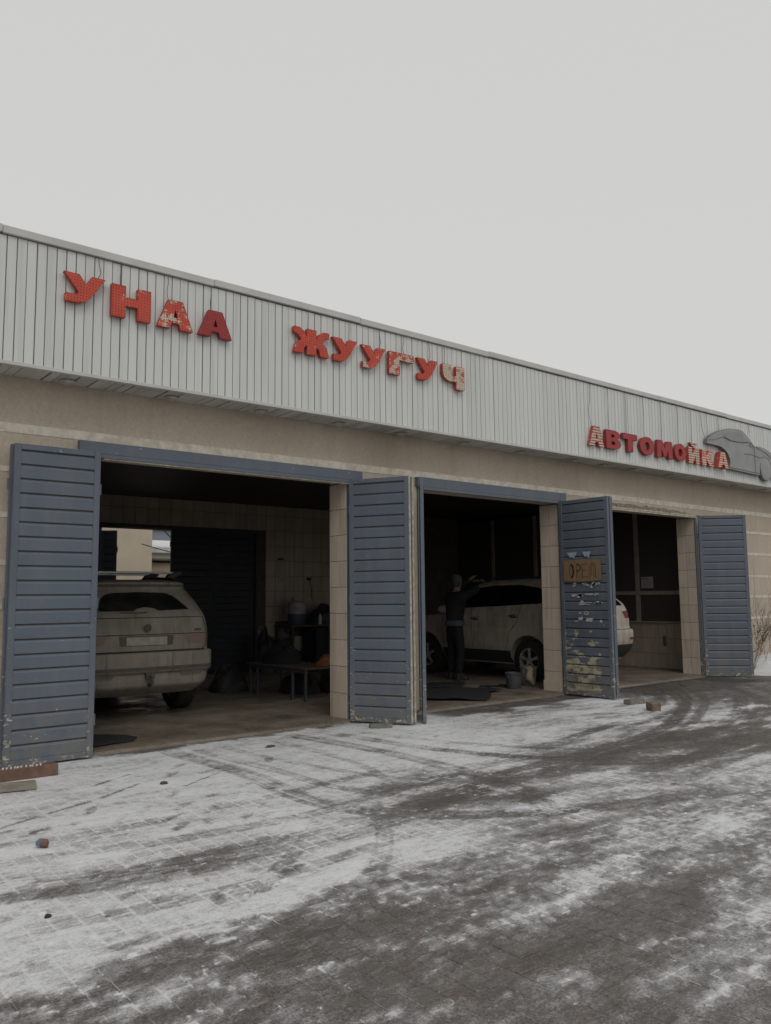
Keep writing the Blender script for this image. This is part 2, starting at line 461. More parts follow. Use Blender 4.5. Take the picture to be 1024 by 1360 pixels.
M['brick_g'] = plain('brick_grey', (0.20, 0.19, 0.165), 0.95, 0.3, 16, bump=0.6, bscale=50)
t = NT('cardboard')
fl = t.noise(1.0, 3, 0.5, t.coords((60, 60, 2)))
t.color(t.mix(t.ramp(fl, 0.3, 0.7), (0.19, 0.12, 0.062), (0.25, 0.165, 0.088))).rough(0.9); M['cardboard'] = t.m
M['marker'] = plain('marker_ink', (0.045, 0.03, 0.022), 0.7, 0.2)
M['paper'] = plain('paper', (0.42, 0.40, 0.37), 0.9, 0.15, 8)
M['scrap'] = plain('paper_scrap', (0.46, 0.45, 0.42), 0.9, 0.25, 20)
M['scrap_blue'] = plain('paper_scrap_blue', (0.32, 0.39, 0.46), 0.9, 0.2, 20)
M['print'] = plain('print', (0.16, 0.15, 0.145), 0.9, 0.1)
M['tank_t'] = plain('tank_grey', (0.42, 0.40, 0.37), 0.5, 0.25, 8)
M['tank_b'] = plain('tank_blue', (0.07, 0.085, 0.15), 0.5, 0.25, 8)
M['orange'] = plain('orange_cloth', (0.20, 0.075, 0.03), 0.85, 0.3, 14)
M['pale_cloth'] = plain('pale_cloth', (0.55, 0.55, 0.56), 0.85, 0.2, 14)
M['can_b'] = plain('can_blue', (0.13, 0.16, 0.27), 0.4, 0.3, 40)
M['can_r'] = plain('can_red', (0.17, 0.085, 0.065), 0.4, 0.4, 40)
M['stone'] = plain('lump', (0.035, 0.033, 0.031), 0.9, 0.3, 20)
M['clod'] = plain('mud_clod', (0.075, 0.066, 0.056), 0.95, 0.3, 20)
M['twig'] = plain('twig', (0.13, 0.095, 0.065), 0.9, 0.3, 10)
M['dry_leaf'] = plain('dry_leaf', (0.15, 0.115, 0.06), 0.85, 0.4, 20)
M['nb_wall'] = plain('neighbour_wall', (0.58, 0.50, 0.385), 0.95, 0.12, 1.5)
M['nb_wall2'] = plain('shed_wall', (0.42, 0.34, 0.25), 0.95, 0.45, 1.4)
M['far_wall'] = plain('far_grey_wall', (0.24, 0.26, 0.30), 0.9, 0.08, 0.5)
M['frame_in'] = plain('window_frame', (0.36, 0.31, 0.26), 0.7, 0.2, 8)
t = NT('office_glass'); t.color((0.075, 0.066, 0.057)).rough(0.5).spec(0.3); M['office_glass'] = t.m
M['office_panel'] = plain('office_panel', (0.02, 0.018, 0.017), 0.8, 0.3, 3)

# ------------------------------------------------------------------ ground, pavement, snow
F = 8.41            # facade plane
FLOOR_Z = 0.04
BAYS = [(2.95, 6.20), (7.45, 10.45), (11.35, 14.56)]

g = MB().add([(-300, -300, -0.03), (300, -300, -0.03), (300, 400, -0.03), (-300, 400, -0.03)], [(0, 1, 2, 3)])
tag(g.build('ground', M['ground']), kind='structure')

pavement = MB().box((-3.0, -3.0, -0.028), (24.0, F - 0.02, -0.0085)).build('pavement', M['ground'])
tag(pavement, kind='structure')

# --- snow cover: a real height field; where it is thinner than a paver's top it only fills the joints
def seg_dist(X, Y, pts):
    best = np.full(X.shape, 9.0); S = np.zeros(X.shape); side = np.zeros(X.shape); acc = 0.0
    for (x0, y0), (x1, y1) in zip(pts[:-1], pts[1:]):
        dx, dy = x1 - x0, y1 - y0; L = math.hypot(dx, dy)
        tt = np.clip(((X - x0) * dx + (Y - y0) * dy) / (L * L), 0, 1)
        ex, ey = X - (x0 + tt * dx), Y - (y0 + tt * dy)
        d = np.hypot(ex, ey); m = d < best
        best = np.where(m, d, best); S = np.where(m, acc + tt * L, S)
        side = np.where(m, (ex * dy - ey * dx) / L, side); acc += L
    return best, S, side
def smooth_pts(pts, n=8):
    out = []
    P = [pts[0]] + list(pts) + [pts[-1]]
    for i in range(1, len(P) - 2):
        p0, p1, p2, p3 = P[i - 1], P[i], P[i + 1], P[i + 2]
        for k in range(n):
            t_ = k / n
            out.append(tuple(0.5 * ((2 * p1[a]) + (-p0[a] + p2[a]) * t_ + (2 * p0[a] - 5 * p1[a] + 4 * p2[a] - p3[a]) * t_ ** 2 + (-p0[a] + 3 * p1[a] - 3 * p2[a] + p3[a]) * t_ ** 3) for a in (0, 1)))
    out.append(pts[-1]); return out
# --- snow cover field -------------------------------------------------------
TRACKS = [  # polyline on the ground, half width, depth, ribs, soft edge
    ([(-1.0, 5.30), (0.6, 5.06), (1.28, 4.87), (2.0, 4.62), (3.0, 4.56), (3.64, 4.62), (4.74, 4.83), (6.2, 5.05)], 0.20, 0.42, 7, 0.9),
    ([(-1.0, 5.05), (0.6, 4.85), (1.3, 4.70), (2.0, 4.50), (2.9, 4.42)], 0.10, 0.30, 3, 0.8),
    ([(-1.0, 6.25), (0.8, 5.85), (1.5, 5.72), (2.1, 5.62), (2.9, 5.66), (3.8, 5.75), (5.2, 5.95)], 0.06, 0.26, 2, 0.5),
    ([(-1.0, 5.75), (0.8, 5.45), (1.5, 5.32), (2.4, 5.12), (3.4, 5.06), (4.5, 5.25), (6.0, 5.5)], 0.08, 0.20, 3, 0.5),
    ([(3.75, 8.3), (3.65, 7.9), (3.72, 6.6), (3.62, 5.4), (3.9, 4.6), (4.9, 3.9), (6.5, 3.4)], 0.11, 0.34, 4, 0.35),
    ([(3.98, 8.3), (3.9, 7.7), (4.0, 6.5), (4.05, 5.5), (4.6, 4.6), (5.7, 4.1)], 0.07, 0.24, 3, 0.35),
    ([(4.25, 8.3), (4.2, 7.6), (4.35, 6.5), (4.6, 5.6), (5.2, 4.8)], 0.05, 0.2, 2, 0.35),
    ([(5.05, 8.3), (5.2, 7.5), (5.28, 6.1), (5.1, 4.6), (4.5, 3.7)], 0.11, 0.36, 4, 0.35),
    ([(5.5, 8.1), (5.6, 7.4), (5.8, 6.2), (6.3, 5.2), (7.3, 4.4), (9.0, 3.7)], 0.10, 0.34, 4, 0.4),
    ([(5.85, 8.0), (5.95, 7.2), (6.3, 6.2), (6.9, 5.3), (8.0, 4.6)], 0.07, 0.22, 3, 0.5),
    ([(4.75, 8.3), (4.8, 7.2), (4.66, 6.0), (4.2, 5.0)], 0.05, 0.2, 2, 0.5),
    ([(13.0, 8.2), (11.6, 7.0), (10.2, 6.2), (8.6, 5.5), (6.9, 5.2), (5.0, 5.05)], 0.09, 0.34, 3, 0.6),
    ([(12.9, 7.9), (11.7, 6.75), (10.3, 5.98), (8.7, 5.3), (7.0, 5.0), (5.2, 4.9)], 0.06, 0.26, 2, 0.6),
    ([(12.4, 8.2), (10.8, 6.9), (9.4, 6.3), (7.9, 5.95), (6.8, 5.7)], 0.08, 0.32, 3, 0.7),
    ([(12.3, 7.9), (10.9, 6.65), (9.5, 6.08), (8.0, 5.75)], 0.05, 0.24, 2, 0.7),
    ([(13.6, 7.6), (12.0, 6.0), (10.0, 5.1), (8.2, 4.5), (6.2, 4.2)], 0.11, 0.30, 4, 0.8),
    ([(14.0, 7.3), (12.2, 5.7), (10.2, 4.75), (8.4, 4.2), (6.6, 3.95)], 0.08, 0.28, 4, 0.8),
    ([(12.0, 5.0), (9.9, 4.6), (7.4, 4.35), (6.3, 4.9), (6.35, 5.5)], 0.10, 0.36, 3, 0.4),
    ([(12.5, 6.6), (10.8, 5.7), (9.2, 5.15), (7.4, 4.9)], 0.10, 0.28, 3, 0.6),
    ([(0.9, 4.25), (1.5, 4.14), (2.2, 4.07), (3.2, 4.15), (4.0, 4.3)], 0.07, 0.22, 3, 0.5),
    ([(1.9, 3.75), (2.6, 4.2), (3.2, 4.75), (3.7, 5.3)], 0.06, 0.2, 3, 0.4),
    ([(2.6, 3.5), (3.2, 4.0), (3.75, 4.7), (4.1, 5.4)], 0.07, 0.24, 3, 0.4),
]
FOOT = [(2.72, 7.35), (2.6, 6.9), (3.2, 7.0), (2.45, 6.55), (3.5, 6.9), (2.2, 6.2), (2.5, 5.95), (2.8, 5.9), (3.1, 6.05), (3.0, 5.75), (2.9, 6.3), (3.4, 7.3), (3.3, 7.6), (2.95, 7.6), (4.2, 7.0), (5.9, 7.1), (6.3, 6.9), (1.72, 5.9), (2.02, 5.95), (2.3, 5.85), (2.6, 5.65), (1.75, 4.35), (1.95, 4.2), (2.1, 4.0), (1.6, 4.15), (2.35, 3.95), (2.6, 4.1), (2.75, 5.4), (3.0, 5.3), (2.5, 5.35)]
SCUFF = [((1.95, 6.35), (2.3, 6.5)), ((2.4, 6.55), (2.85, 6.85)), ((1.45, 6.1), (1.85, 6.3)), ((2.5, 7.0), (2.9, 7.25)), ((1.2, 5.95), (1.6, 6.05)), ((3.1, 6.5), (3.5, 6.75))]
def cover(X, Y):
    wx = X + 0.10 * (fbm(X * 2.1, Y * 2.1, 301, 3) - 0.5); wy = Y + 0.16 * (fbm(X * 1.7, Y * 1.7, 311, 3) - 0.5)
    n1 = fbm(X * 0.9, Y * 0.9, 3, 5)
    n2 = fbm(wx * 1.0 + 3, wy * 3.6 + X * 0.2, 21, 6, 0.6)
    n3 = fbm(wx * 5, wy * 9, 40, 5, 0.62); n4 = fbm(X * 24, Y * 38, 60, 3, 0.65)
    n5 = fbm(wx * 2.6 + 7, wy * 5.5, 140, 5, 0.6)
    yb = 3.58 + 0.5 * (n1 - 0.5) + 0.8 * (n5 - 0.5) + 0.25 * (n3 - 0.5) + 0.01 * np.clip(X - 3, 0, 6) - 0.25 * sstep(X, 3.5, 6.5)
    zone = sstep(Y, yb - 0.10, yb + 0.16)
    c = 0.14 + 0.57 * zone
    lane = 1 - zone
    # driven lane: streaks and blotches of left-over snow
    n6 = fbm(wx * 1.3 + 31, wy * 4.2 - X * 0.25, 201, 6, 0.66) + 0.16 * (n4 - 0.5) + 0.2 * (n3 - 0.5)
    n7 = fbm(wx * 4.0 + 3, wy * 11 + X * 0.6, 251, 5, 0.68)
    c = c + lane * (0.04 + 0.18 * sstep(X, 2.6, 5.2) + 0.40 * (n2 - 0.49) + 0.38 * (n5 - 0.5) + 0.55 * (n7 - 0.5) + 0.07 * sstep(n6, 0.60, 0.72) + 0.14 * sstep(n6, 0.45, 0.62))
    # lying snow: uneven, trodden
    c = c + zone * (0.40 * (n5 - 0.5) + 0.30 * (n1 - 0.5) + 0.35 * (n7 - 0.5))
    # near edge strip where the slabs and their white joints show
    strip = sstep(Y, 4.55, 4.3) * zone * sstep(X, 4.6, 3.8)
    c = c - strip * (-0.06 + 0.8 * np.clip(n5 - 0.47, 0, 1))
    # scuffed middle
    mixz = sstep(X, 3.1, 4.6) * sstep(Y + 0.8 * (n1 - 0.5), 6.2, 5.0) * zone
    c = c - mixz * (0.27 + 1.0 * (n2 - 0.46) + 0.5 * (n5 - 0.5))
    wet = sstep(X + (Y - 6.5) * 0.15 + 1.2 * (n1 - 0.5), 10.3, 11.9) * sstep(Y + 0.9 * (n2 - 0.5), 5.2, 6.3)
    c = c - wet * (0.52 - 0.5 * (n2 - 0.5))
    far = sstep(X, 6.8, 9.5) * (1 - wet) * zone
    c = c - far * (0.16 + 1.3 * (n2 - 0.5))
    # dirt trodden out of the bays
    for (x0, x1), reach, am in zip(BAYS, (0.16, 0.55, 1.1), (0.7, 0.6, 0.5)):
        inb = sstep(X, x0 - 0.25, x0 + 0.3) * sstep(X, x1 + 0.3, x1 - 0.25)
        edge = F - reach - 0.7 * (fbm(X * 1.7, Y * 1.7, 90, 5, 0.6) - 0.5)
        c = c - inb * sstep(Y, edge - 0.16, edge + 0.10) * am
    D = np.zeros(X.shape)
    for k, (pts, hw, dep, ribs, soft) in enumerate(TRACKS):
        d, S, side = seg_dist(X, Y, smooth_pts(pts, 5))
        m = d < hw * (1.3 + soft)
        if not m.any(): continue
        d, S, side = d[m], S[m], side[m]; q = np.abs(side) / hw
        rib = 0.5 + 0.5 * np.cos(side / hw * math.pi * ribs)
        lug = sstep(np.sin(S * 2 * math.pi / 0.055 + q * 5), -0.3, 0.5)
        body = sstep(S, 0.0, 0.5) * sstep(S, S.max(), S.max() - 0.9) * sstep(d, hw * (1.0 + soft * 0.5), hw * (1.0 - soft * 0.5))
        patchy = np.clip(0.30 + 1.3 * fbm(S * 1.3 + k * 7, side * 4, 33 + k, 4, 0.6), 0.5, 1.35)
        D[m] = np.maximum(D[m], 0.30 * D[m] + 1.08 * dep * body * patchy * (0.45 + 0.38 * rib + (0.16 if ribs > 5 else 0.30) * lug * sstep(q, 0.15, 0.5)))
    c = c - D
    for k, (fx, fy) in enumerate(FOOT):
        m = (np.abs(X - fx) < 0.25) & (np.abs(Y - fy) < 0.25)
        if not m.any(): continue
        a = 0.25 + (k * 0.7) % 0.9; x_, y_ = X[m] - fx, Y[m] - fy
        ex = (x_ * math.cos(a) + y_ * math.sin(a)) / (0.115 + 0.02 * (k % 3)); ey = (-x_ * math.sin(a) + y_ * math.cos(a)) / 0.045
        r2 = ex * ex + ey * ey + 2.2 * (n3[m] - 0.5)
        c[m] = c[m] - (0.16 + 0.10 * (k % 3)) * sstep(r2, 1.3, 0.2) * (0.2 + 1.1 * vnoise(x_ * 60, y_ * 60, 5))
    for (a0, b0) in SCUFF:
        d, S, side = seg_dist(X, Y, [a0, b0])
        c = c - 0.45 * sstep(d + 0.05 * (n3 - 0.5), 0.035, 0.0)
    c = c + ((n3 - 0.5) * 0.36 + (n4 - 0.5) * 0.46) * (1 - 0.45 * zone)
    sp = fbm(X * 16, Y * 16, 222, 3, 0.7)
    c = c + 0.35 * sstep(sp, 0.74, 0.82) * sstep(c, 0.0, 0.3) - 0.16 * sstep(fbm(X * 11, Y * 15, 231, 4, 0.7), 0.64, 0.76) * zone
    # torn edges: push the mid values apart a little
    c = c + 0.05 * np.tanh((c - 0.50) * 6.0)
    c = np.where(c < 0.22, 0.22 + (c - 0.22) * 0.55, c)
    return c
PW, PL, JT = 0.12, 0.20, 0.0065
GX, GY = 3, 5
def paver_geo(x, y, dz, tx, ty):
    a, b, e = PW / 2 - JT / 2, PL / 2 - JT / 2, 0.003
    vs = []
    for j in range(GY + 1):
        for i in range(GX + 1):
            p, q = (-a + e) + (2 * a - 2 * e) * i / GX, (-b + e) + (2 * b - 2 * e) * j / GY
            vs.append((x + p, y + q, dz + tx * p + ty * q))
    W_ = GX + 1
    fs = [(j * W_ + i, j * W_ + i + 1, (j + 1) * W_ + i + 1, (j + 1) * W_ + i) for j in range(GY) for i in range(GX)]
    n0 = len(vs)
    for p, q in ((-a, -b), (a, -b), (a, b), (-a, b)): vs.append((x + p, y + q, dz - 0.003 + tx * p + ty * q))
    for p, q in ((-a, -b), (a, -b), (a, b), (-a, b)): vs.append((x + p, y + q, -0.02))
    cn = (0, GX, GY * W_ + GX, GY * W_)
    edges = ([k for k in range(GX + 1)], [k * W_ + GX for k in range(GY + 1)], [GY * W_ + GX - k for k in range(GX + 1)], [(GY - k) * W_ for k in range(GY + 1)])
    for k in range(4):
        fs.append((n0 + k, n0 + (k + 1) % 4) + tuple(reversed(edges[k])))
        fs.append((n0 + 4 + k, n0 + 4 + (k + 1) % 4, n0 + (k + 1) % 4, n0 + k))
    return vs, fs
def set_cover(me):
    n_ = len(me.vertices); co = np.empty(n_ * 3); me.vertices.foreach_get('co', co); co = co.reshape(-1, 3)
    at_ = me.attributes.new('cover', 'FLOAT', 'POINT'); return co, at_
cells = []
for i in range(int(-1.0 / PW), int(14.0 / PW)):
    for j in range(int(-1.0 / PL), int((F - 0.15) / PL) + 1):
        x = (i + 0.5) * PW; y = (j + 0.5 + (0.5 if i % 2 else 0.0)) * PL
        if y + PL / 2 > F - 0.05: continue
        cells.append((x, y))
def cam_depth(x, y): return x * _fw.x + y * _fw.y - CAM_H * _fw.z
def in_view(x, y):
    d = Vector((x, y, -CAM_H)); z = d.dot(_fw)
    if z < 0.3: return False
    return abs(d.dot(_r) / z) < 0.475 + 0.03 and abs(d.dot(_u) / z) < 0.631 + 0.03
cells.sort(key=lambda c: (0 if in_view(*c) else 1, cam_depth(*c)))
field = MB(); single = []
for k, (x, y) in enumerate(cells):
    q = random.random()
    redz = 0.30 if (y < 3.3 and 1.3 < x < 3.0) else 0.06
    mi = 3 if q < redz * 0.35 else (2 if q < redz else (1 if q < 0.5 else 0))
    vs, fs = paver_geo(x, y, random.uniform(-0.0012, 0.0012), random.uniform(-0.010, 0.010), random.uniform(-0.007, 0.007))
    if k < 300:
        me = bpy.data.meshes.new('paver'); me.from_pydata([(p[0] - x, p[1] - y, p[2]) for p in vs], [], fs); me.materials.append(PAVER_M[mi])
        single.append((me, np.array(vs), (x, y)))
    else:
        field.add(vs, fs, mi)
sv_ = np.concatenate([q[1] for q in single]); sc_ = cover(sv_[:, 0].copy(), sv_[:, 1].copy()); k = 0
for me, v_, (x, y) in single:
    a_ = me.attributes.new('cover', 'FLOAT', 'POINT'); a_.data.foreach_set('value', sc_[k:k + len(v_)].astype(np.float32)); k += len(v_)
    link('paver', me, pavement, (x, y, 0))
fme = field.mesh('paver_field', PAVER_M, fix=False)
fv = np.array(field.v); a_ = fme.attributes.new('cover', 'FLOAT', 'POINT'); a_.data.foreach_set('value', cover(fv[:, 0].copy(), fv[:, 1].copy()).astype(np.float32))
tag(link('paver_field', fme, pavement), kind='stuff')

def snow_sheet(name, x0, x1, y0, y1, st):
    xs = np.linspace(x0, x1, int(round((x1 - x0) / st)) + 1); ys = np.linspace(y0, y1, int(round((y1 - y0) / st)) + 1)
    X, Y = np.meshgrid(xs, ys)
    C = cover(X, Y)
    # snow lodged in the paving joints survives the traffic
    ci = np.floor(X / PW); fx_ = np.abs(X / PW - np.round(X / PW)) * PW
    yy = Y / PL - 0.5 * (ci % 2); fy_ = np.abs(yy - np.round(yy)) * PL
    jn = np.maximum(sstep(fx_, 0.011, 0.003), sstep(fy_, 0.011, 0.003))
    CJ = C + 0.23 * jn * sstep(C, 0.24, 0.40) * sstep(C, 0.85, 0.55) * (0.4 + 1.2 * fbm(X * 3, Y * 3, 401, 3))
    Z = -0.0085 + np.clip(0.0045 + 0.0085 * C, 0, 0.02)
    # a little piled unevenness where it lies thick
    Z += np.clip(C - 0.6, 0, 1) * 0.012 * (fbm(X * 5, Y * 5, 8, 3) - 0.4)
    keep = Z > -0.0075
    ny, nx = X.shape
    q = keep[:-1, :-1] | keep[1:, :-1] | keep[:-1, 1:] | keep[1:, 1:]
    jj, ii = np.nonzero(q)
    a = jj * nx + ii
    quads = np.stack([a, a + 1, a + nx + 1, a + nx], 1)
    used = np.unique(quads); remap = np.full(nx * ny, -1, np.int64); remap[used] = np.arange(len(used))
    return np.stack([X.ravel()[used], Y.ravel()[used], Z.ravel()[used]], 1), remap[quads], CJ.ravel()[used]
parts = [snow_sheet('a', 0.2, 5.0, 1.0, 8.36, 0.0115), snow_sheet('b', 5.0, 9.0, 0.6, 8.36, 0.0135), snow_sheet('d', 9.0, 15.0, 1.0, 8.36, 0.026)]
V = []; Q = []; CC = []; off = 0
for v, q, c_ in parts:
    V.append(v); Q.append(q + off); CC.append(c_); off += len(v)
V = np.concatenate(V); Q = np.concatenate(Q); CC = np.concatenate(CC)
me = bpy.data.meshes.new('snow')
me.vertices.add(len(V)); me.vertices.foreach_set('co', V.astype(np.float32).ravel())
me.loops.add(len(Q) * 4); me.loops.foreach_set('vertex_index', Q.astype(np.int32).ravel())
me.polygons.add(len(Q)); me.polygons.foreach_set('loop_start', np.arange(0, len(Q) * 4, 4, dtype=np.int32))
me.polygons.foreach_set('use_smooth', np.ones(len(Q), bool))
me.update(calc_edges=True)
at = me.attributes.new('cover', 'FLOAT', 'POINT'); at.data.foreach_set('value', CC.astype(np.float32))
me.materials.append(M['snow'])
snow = link('snow', me)
tag(snow, 'thin trampled snow with tyre tracks over the paved yard', 'snow', kind='stuff')

# garage floor with an uneven broken front edge
mb = MB()
xs = np.linspace(0.5, 15.4, 300)
front = [F - 0.03 - 0.05 * float(fbm(np.array([x * 3.0]), np.array([0.3]), 5, 4)[0]) for x in xs]
vs = []; fs = []
rows = [(-0.02, -0.02), (0.0, 0.028), (0.05, FLOOR_Z), (0.4, FLOOR_Z), (7.3, FLOOR_Z)]
for x, fy in zip(xs, front):
    for (dy, z) in rows: vs.append((x, (fy + dy) if dy < 1 else F + dy + 0.1, z))
n = len(rows)
for i in range(len(xs) - 1):
    for j in range(n - 1): fs.append((i * n + j, (i + 1) * n + j, (i + 1) * n + j + 1, i * n + j + 1))
mb.add(vs, fs)
tag(mb.build('garage_floor', M['floor'], smooth=True), kind='structure')

# ------------------------------------------------------------------ the car-wash building
bld = empty('car_wash_building', (2.0, F, 0))
tag(bld, 'long beige single-storey car wash with three open bays and white slatted fascia', 'building')
B0 = Vector((2.0, F, 0))
def part(mb, name, mats, smooth=False, bevel=0.0, parent=None, kind=None, label=None):
    o = mb.build(name, mats, bld if parent is None else parent, tuple(-B0), smooth=smooth, bevel=bevel)
    if parent is not None: o.location = (0, 0, 0)
    if label: o['label'] = label
    if kind: o['kind'] = kind
    return o
X0, X1 = -0.6, 23.0
WT = 0.38
OT = 3.07          # top of the openings
wall = MB()
piers = [(X0, BAYS[0][0]), (BAYS[0][1], BAYS[1][0]), (BAYS[1][1], BAYS[2][0]), (BAYS[2][1], X1)]
for a, b in piers: wall.box((a, F, -0.02), (b, F + WT, OT))
wall.box((X0, F, OT), (X1, F + WT, 4.98))
part(wall, 'front_wall', M['plaster'])
# painted bands, broken into lengths as on the wall
def band(x0, x1, z0, z1):
    part(MB().box((x0, F - 0.006, z0), (x1, F + 0.01, z1)), 'wall_band', M['band'], bevel=0.002)
band(X0, 6.93, 3.205, 3.30); band(6.935, 13.2, 3.212, 3.302); band(13.205, X1, 3.208, 3.296)
for z in (2.84, 2.39, 1.925, 1.50, 1.06):
    band(X0, 2.6, z - 0.027, z + 0.027); band(15.0, X1, z - 0.027, z + 0.027)
# blue painted plinth on the far left
part(MB().box((X0, F - 0.02, 0.0), (2.2, F + 0.01, 0.47)), 'plinth', M['door'])
# broken plaster edge over the third bay
mb = MB(); k = 40; vs = []; fs = []
rr = random.Random(4)
for i in range(k + 1):
    x = 11.5 + (14.72 - 11.5) * i / k
    hgt = 0.085 * math.sin(math.pi * min(1, (i + 4) / (k + 2))) ** 0.5 + rr.uniform(-0.018, 0.018)
    for (dy, dz) in ((0.012, 0.0), (-0.02 - rr.uniform(0, 0.02), 0.015), (-0.014 - rr.uniform(0, 0.02), max(0.02, hgt)), (0.012, max(0.03, hgt + 0.012))):
        vs.append((x, F + dy, OT + dz))
for i in range(k):
    for j in range(3): fs.append((i * 4 + j, (i + 1) * 4 + j, (i + 1) * 4 + j + 1, i * 4 + j + 1))
mb.add(vs, fs)
part(mb, 'broken_plaster', M['rubble'])
part(MB().box((11.36, F - 0.03, OT - 0.035), (14.62, F + 0.05, OT - 0.012)).box((11.36, F - 0.034, OT - 0.008), (14.60, F - 0.026, OT + 0.02)), 'lintel_angle', M['cream_edge'])
# door headers: blue steel
part(MB().box((2.75, F - 0.07, 3.075), (6.40, F - 0.002, 3.195)).box((2.97, F - 0.072, 3.03), (6.22, F - 0.02, 3.072)), 'door_header', M['door_edge'])
part(MB().box((7.37, F - 0.07, 3.085), (10.58, F - 0.002, 3.215)).box((7.47, F - 0.072, 3.04), (10.42, F - 0.02, 3.082)), 'door_header', M['door_edge'])
# peeling cream lip under the headers
part(MB().box((3.0, F - 0.06, 3.016), (6.19, F + 0.02, 3.0285)), 'header_lip', M['cream_edge'])
# steel jamb angles
for x in (BAYS[0][0], BAYS[1][0], BAYS[2][0]):
    part(MB().box((x - 0.05, F - 0.02, 0.0), (x + 0.012, F - 0.002, OT)), 'jamb_angle', M['door_edge'])
for x in (BAYS[0][1], BAYS[1][1], BAYS[2][1]):
    part(MB().box((x - 0.012, F - 0.022, 0.0), (x + 0.06, F - 0.002, OT)), 'jamb_angle', M['door_edge'])

# tiled jambs: each tile its own piece
TW, TH = 0.185, 0.336
tile_x = MB().box((-0.012, 0.003, 0.003), (0.0, TW - 0.003, TH - 0.003)).mesh('tile', M['tile'], bevel=0.0015)
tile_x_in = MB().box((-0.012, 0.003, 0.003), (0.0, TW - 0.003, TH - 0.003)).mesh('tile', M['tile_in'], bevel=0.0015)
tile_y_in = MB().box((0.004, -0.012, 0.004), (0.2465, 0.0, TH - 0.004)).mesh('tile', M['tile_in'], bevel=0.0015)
for x in (BAYS[0][1], BAYS[1][1], BAYS[2][1]):
    jb = part(MB().box((x - 0.004, F - 0.0, 0.0), (x + 0.0, F + WT, 3.05)), 'tiled_jamb', M['grout'])
    for r in range(9):
        for c_ in range(2):
            o = link('tile', tile_x, jb, (x - 0.0035, F + 0.003 + c_ * (TW + 0.002), 0.012 + r * TH), (random.uniform(-.003, .003), 0, random.uniform(-.006, .006)))
for x in (BAYS[0][0], BAYS[1][0], BAYS[2][0]):
    part(MB().box((x, F + 0.001, 0.0), (x + 0.012, F + WT, 3.05)), 'jamb_lining', M['tile'])
# skirting step at the foot of the middle pier
part(MB().box((BAYS[1][1] - 0.03, F + 0.05, 0.0), (BAYS[1][1] - 0.013, F + WT, 0.2)), 'skirting', M['tile'])

# fascia: backing, strips, cap, trim, soffit, lights
FY = 8.0
FB, FT = 3.785, 5.03
fascia = part(MB().box((X0, FY + 0.004, FB), (X1, FY + 0.05, FT + 0.02)), 'fascia', M['gap'])
PITCH = 0.0925
strip_me = MB().prism([(0.0042, 0.0), (0.0052, -0.008), (PITCH - 0.0052, -0.008), (PITCH - 0.0042, 0.0)], 'z', FB + 0.012, FT - 0.016).mesh('fascia_strip', M['strip'])
ns = int((20.5 - X0) / PITCH)
for i in range(ns):
    o = link('fascia_strip', strip_me, fascia, (X0 + i * PITCH, FY + 0.003 + random.uniform(-0.0003, 0.0003), random.uniform(-0.003, 0.003)), (0, random.uniform(-.0006, .0006), 0))
cap = MB()
xs = [X0, 1.85, 4.05, 6.1, 8.45, 10.5, 12.8, 15.2, 17.5, 20.0, X1]
for a, b in zip(xs[:-1], xs[1:]):
    dz = random.uniform(-0.006, 0.006)
    c1 = MB().box((a + 0.002, FY - 0.035 - abs(dz) * 0.5, FT - 0.002 + dz), (b - 0.002, FY + 0.3, FT + 0.075 + dz))
    part(c1, 'cap_flashing', M['cap'], bevel=0.004)
part(MB().box((X0, FY - 0.028, FB - 0.022), (X1, FY + 0.03, FB + 0.014)), 'fascia_trim', M['cap'], bevel=0.003)
SZ = FB - 0.012
soffit = part(MB().box((X0, FY + 0.031, SZ + 0.01), (X1, F - 0.002, SZ + 0.03)), 'soffit', M['gap'])
slat_me = MB().box((0.004, FY + 0.033, SZ - 0.004), (PITCH - 0.003, F - 0.003, SZ + 0.012)).mesh('soffit_slat', M['soffit'])
for i in range(ns):
    link('soffit_slat', slat_me, soffit, (X0 + i * PITCH, 0, 0), (0, random.uniform(-.003, .003), 0))
lamp_x = [2.58 - 1.12, 2.58, 3.70, 4.82, 5.95, 7.0, 8.17, 9.4, 10.7, 11.5, 12.32, 13.5, 14.7, 15.9, 17.1]
for x in lamp_x:
    lo = part(MB().lathe([(0.075, 0.0), (0.085, -0.012), (0.07, -0.03), (0.05, -0.032)], 18, (x, F - 0.16, SZ - 0.005)), 'downlight', M['lamp_ring'], smooth=True)
    part(MB().lathe([(0.048, -0.03), (0.04, -0.042), (0.0, -0.045)], 14, (x, F - 0.16, SZ - 0.005)), 'lens', M['lamp_glass'], smooth=True, parent=lo)
# roof slab with thin snow
part(MB().box((X0, FY + 0.31, 4.99), (X1, 16.1, 5.06)), 'roof', M['cap'])

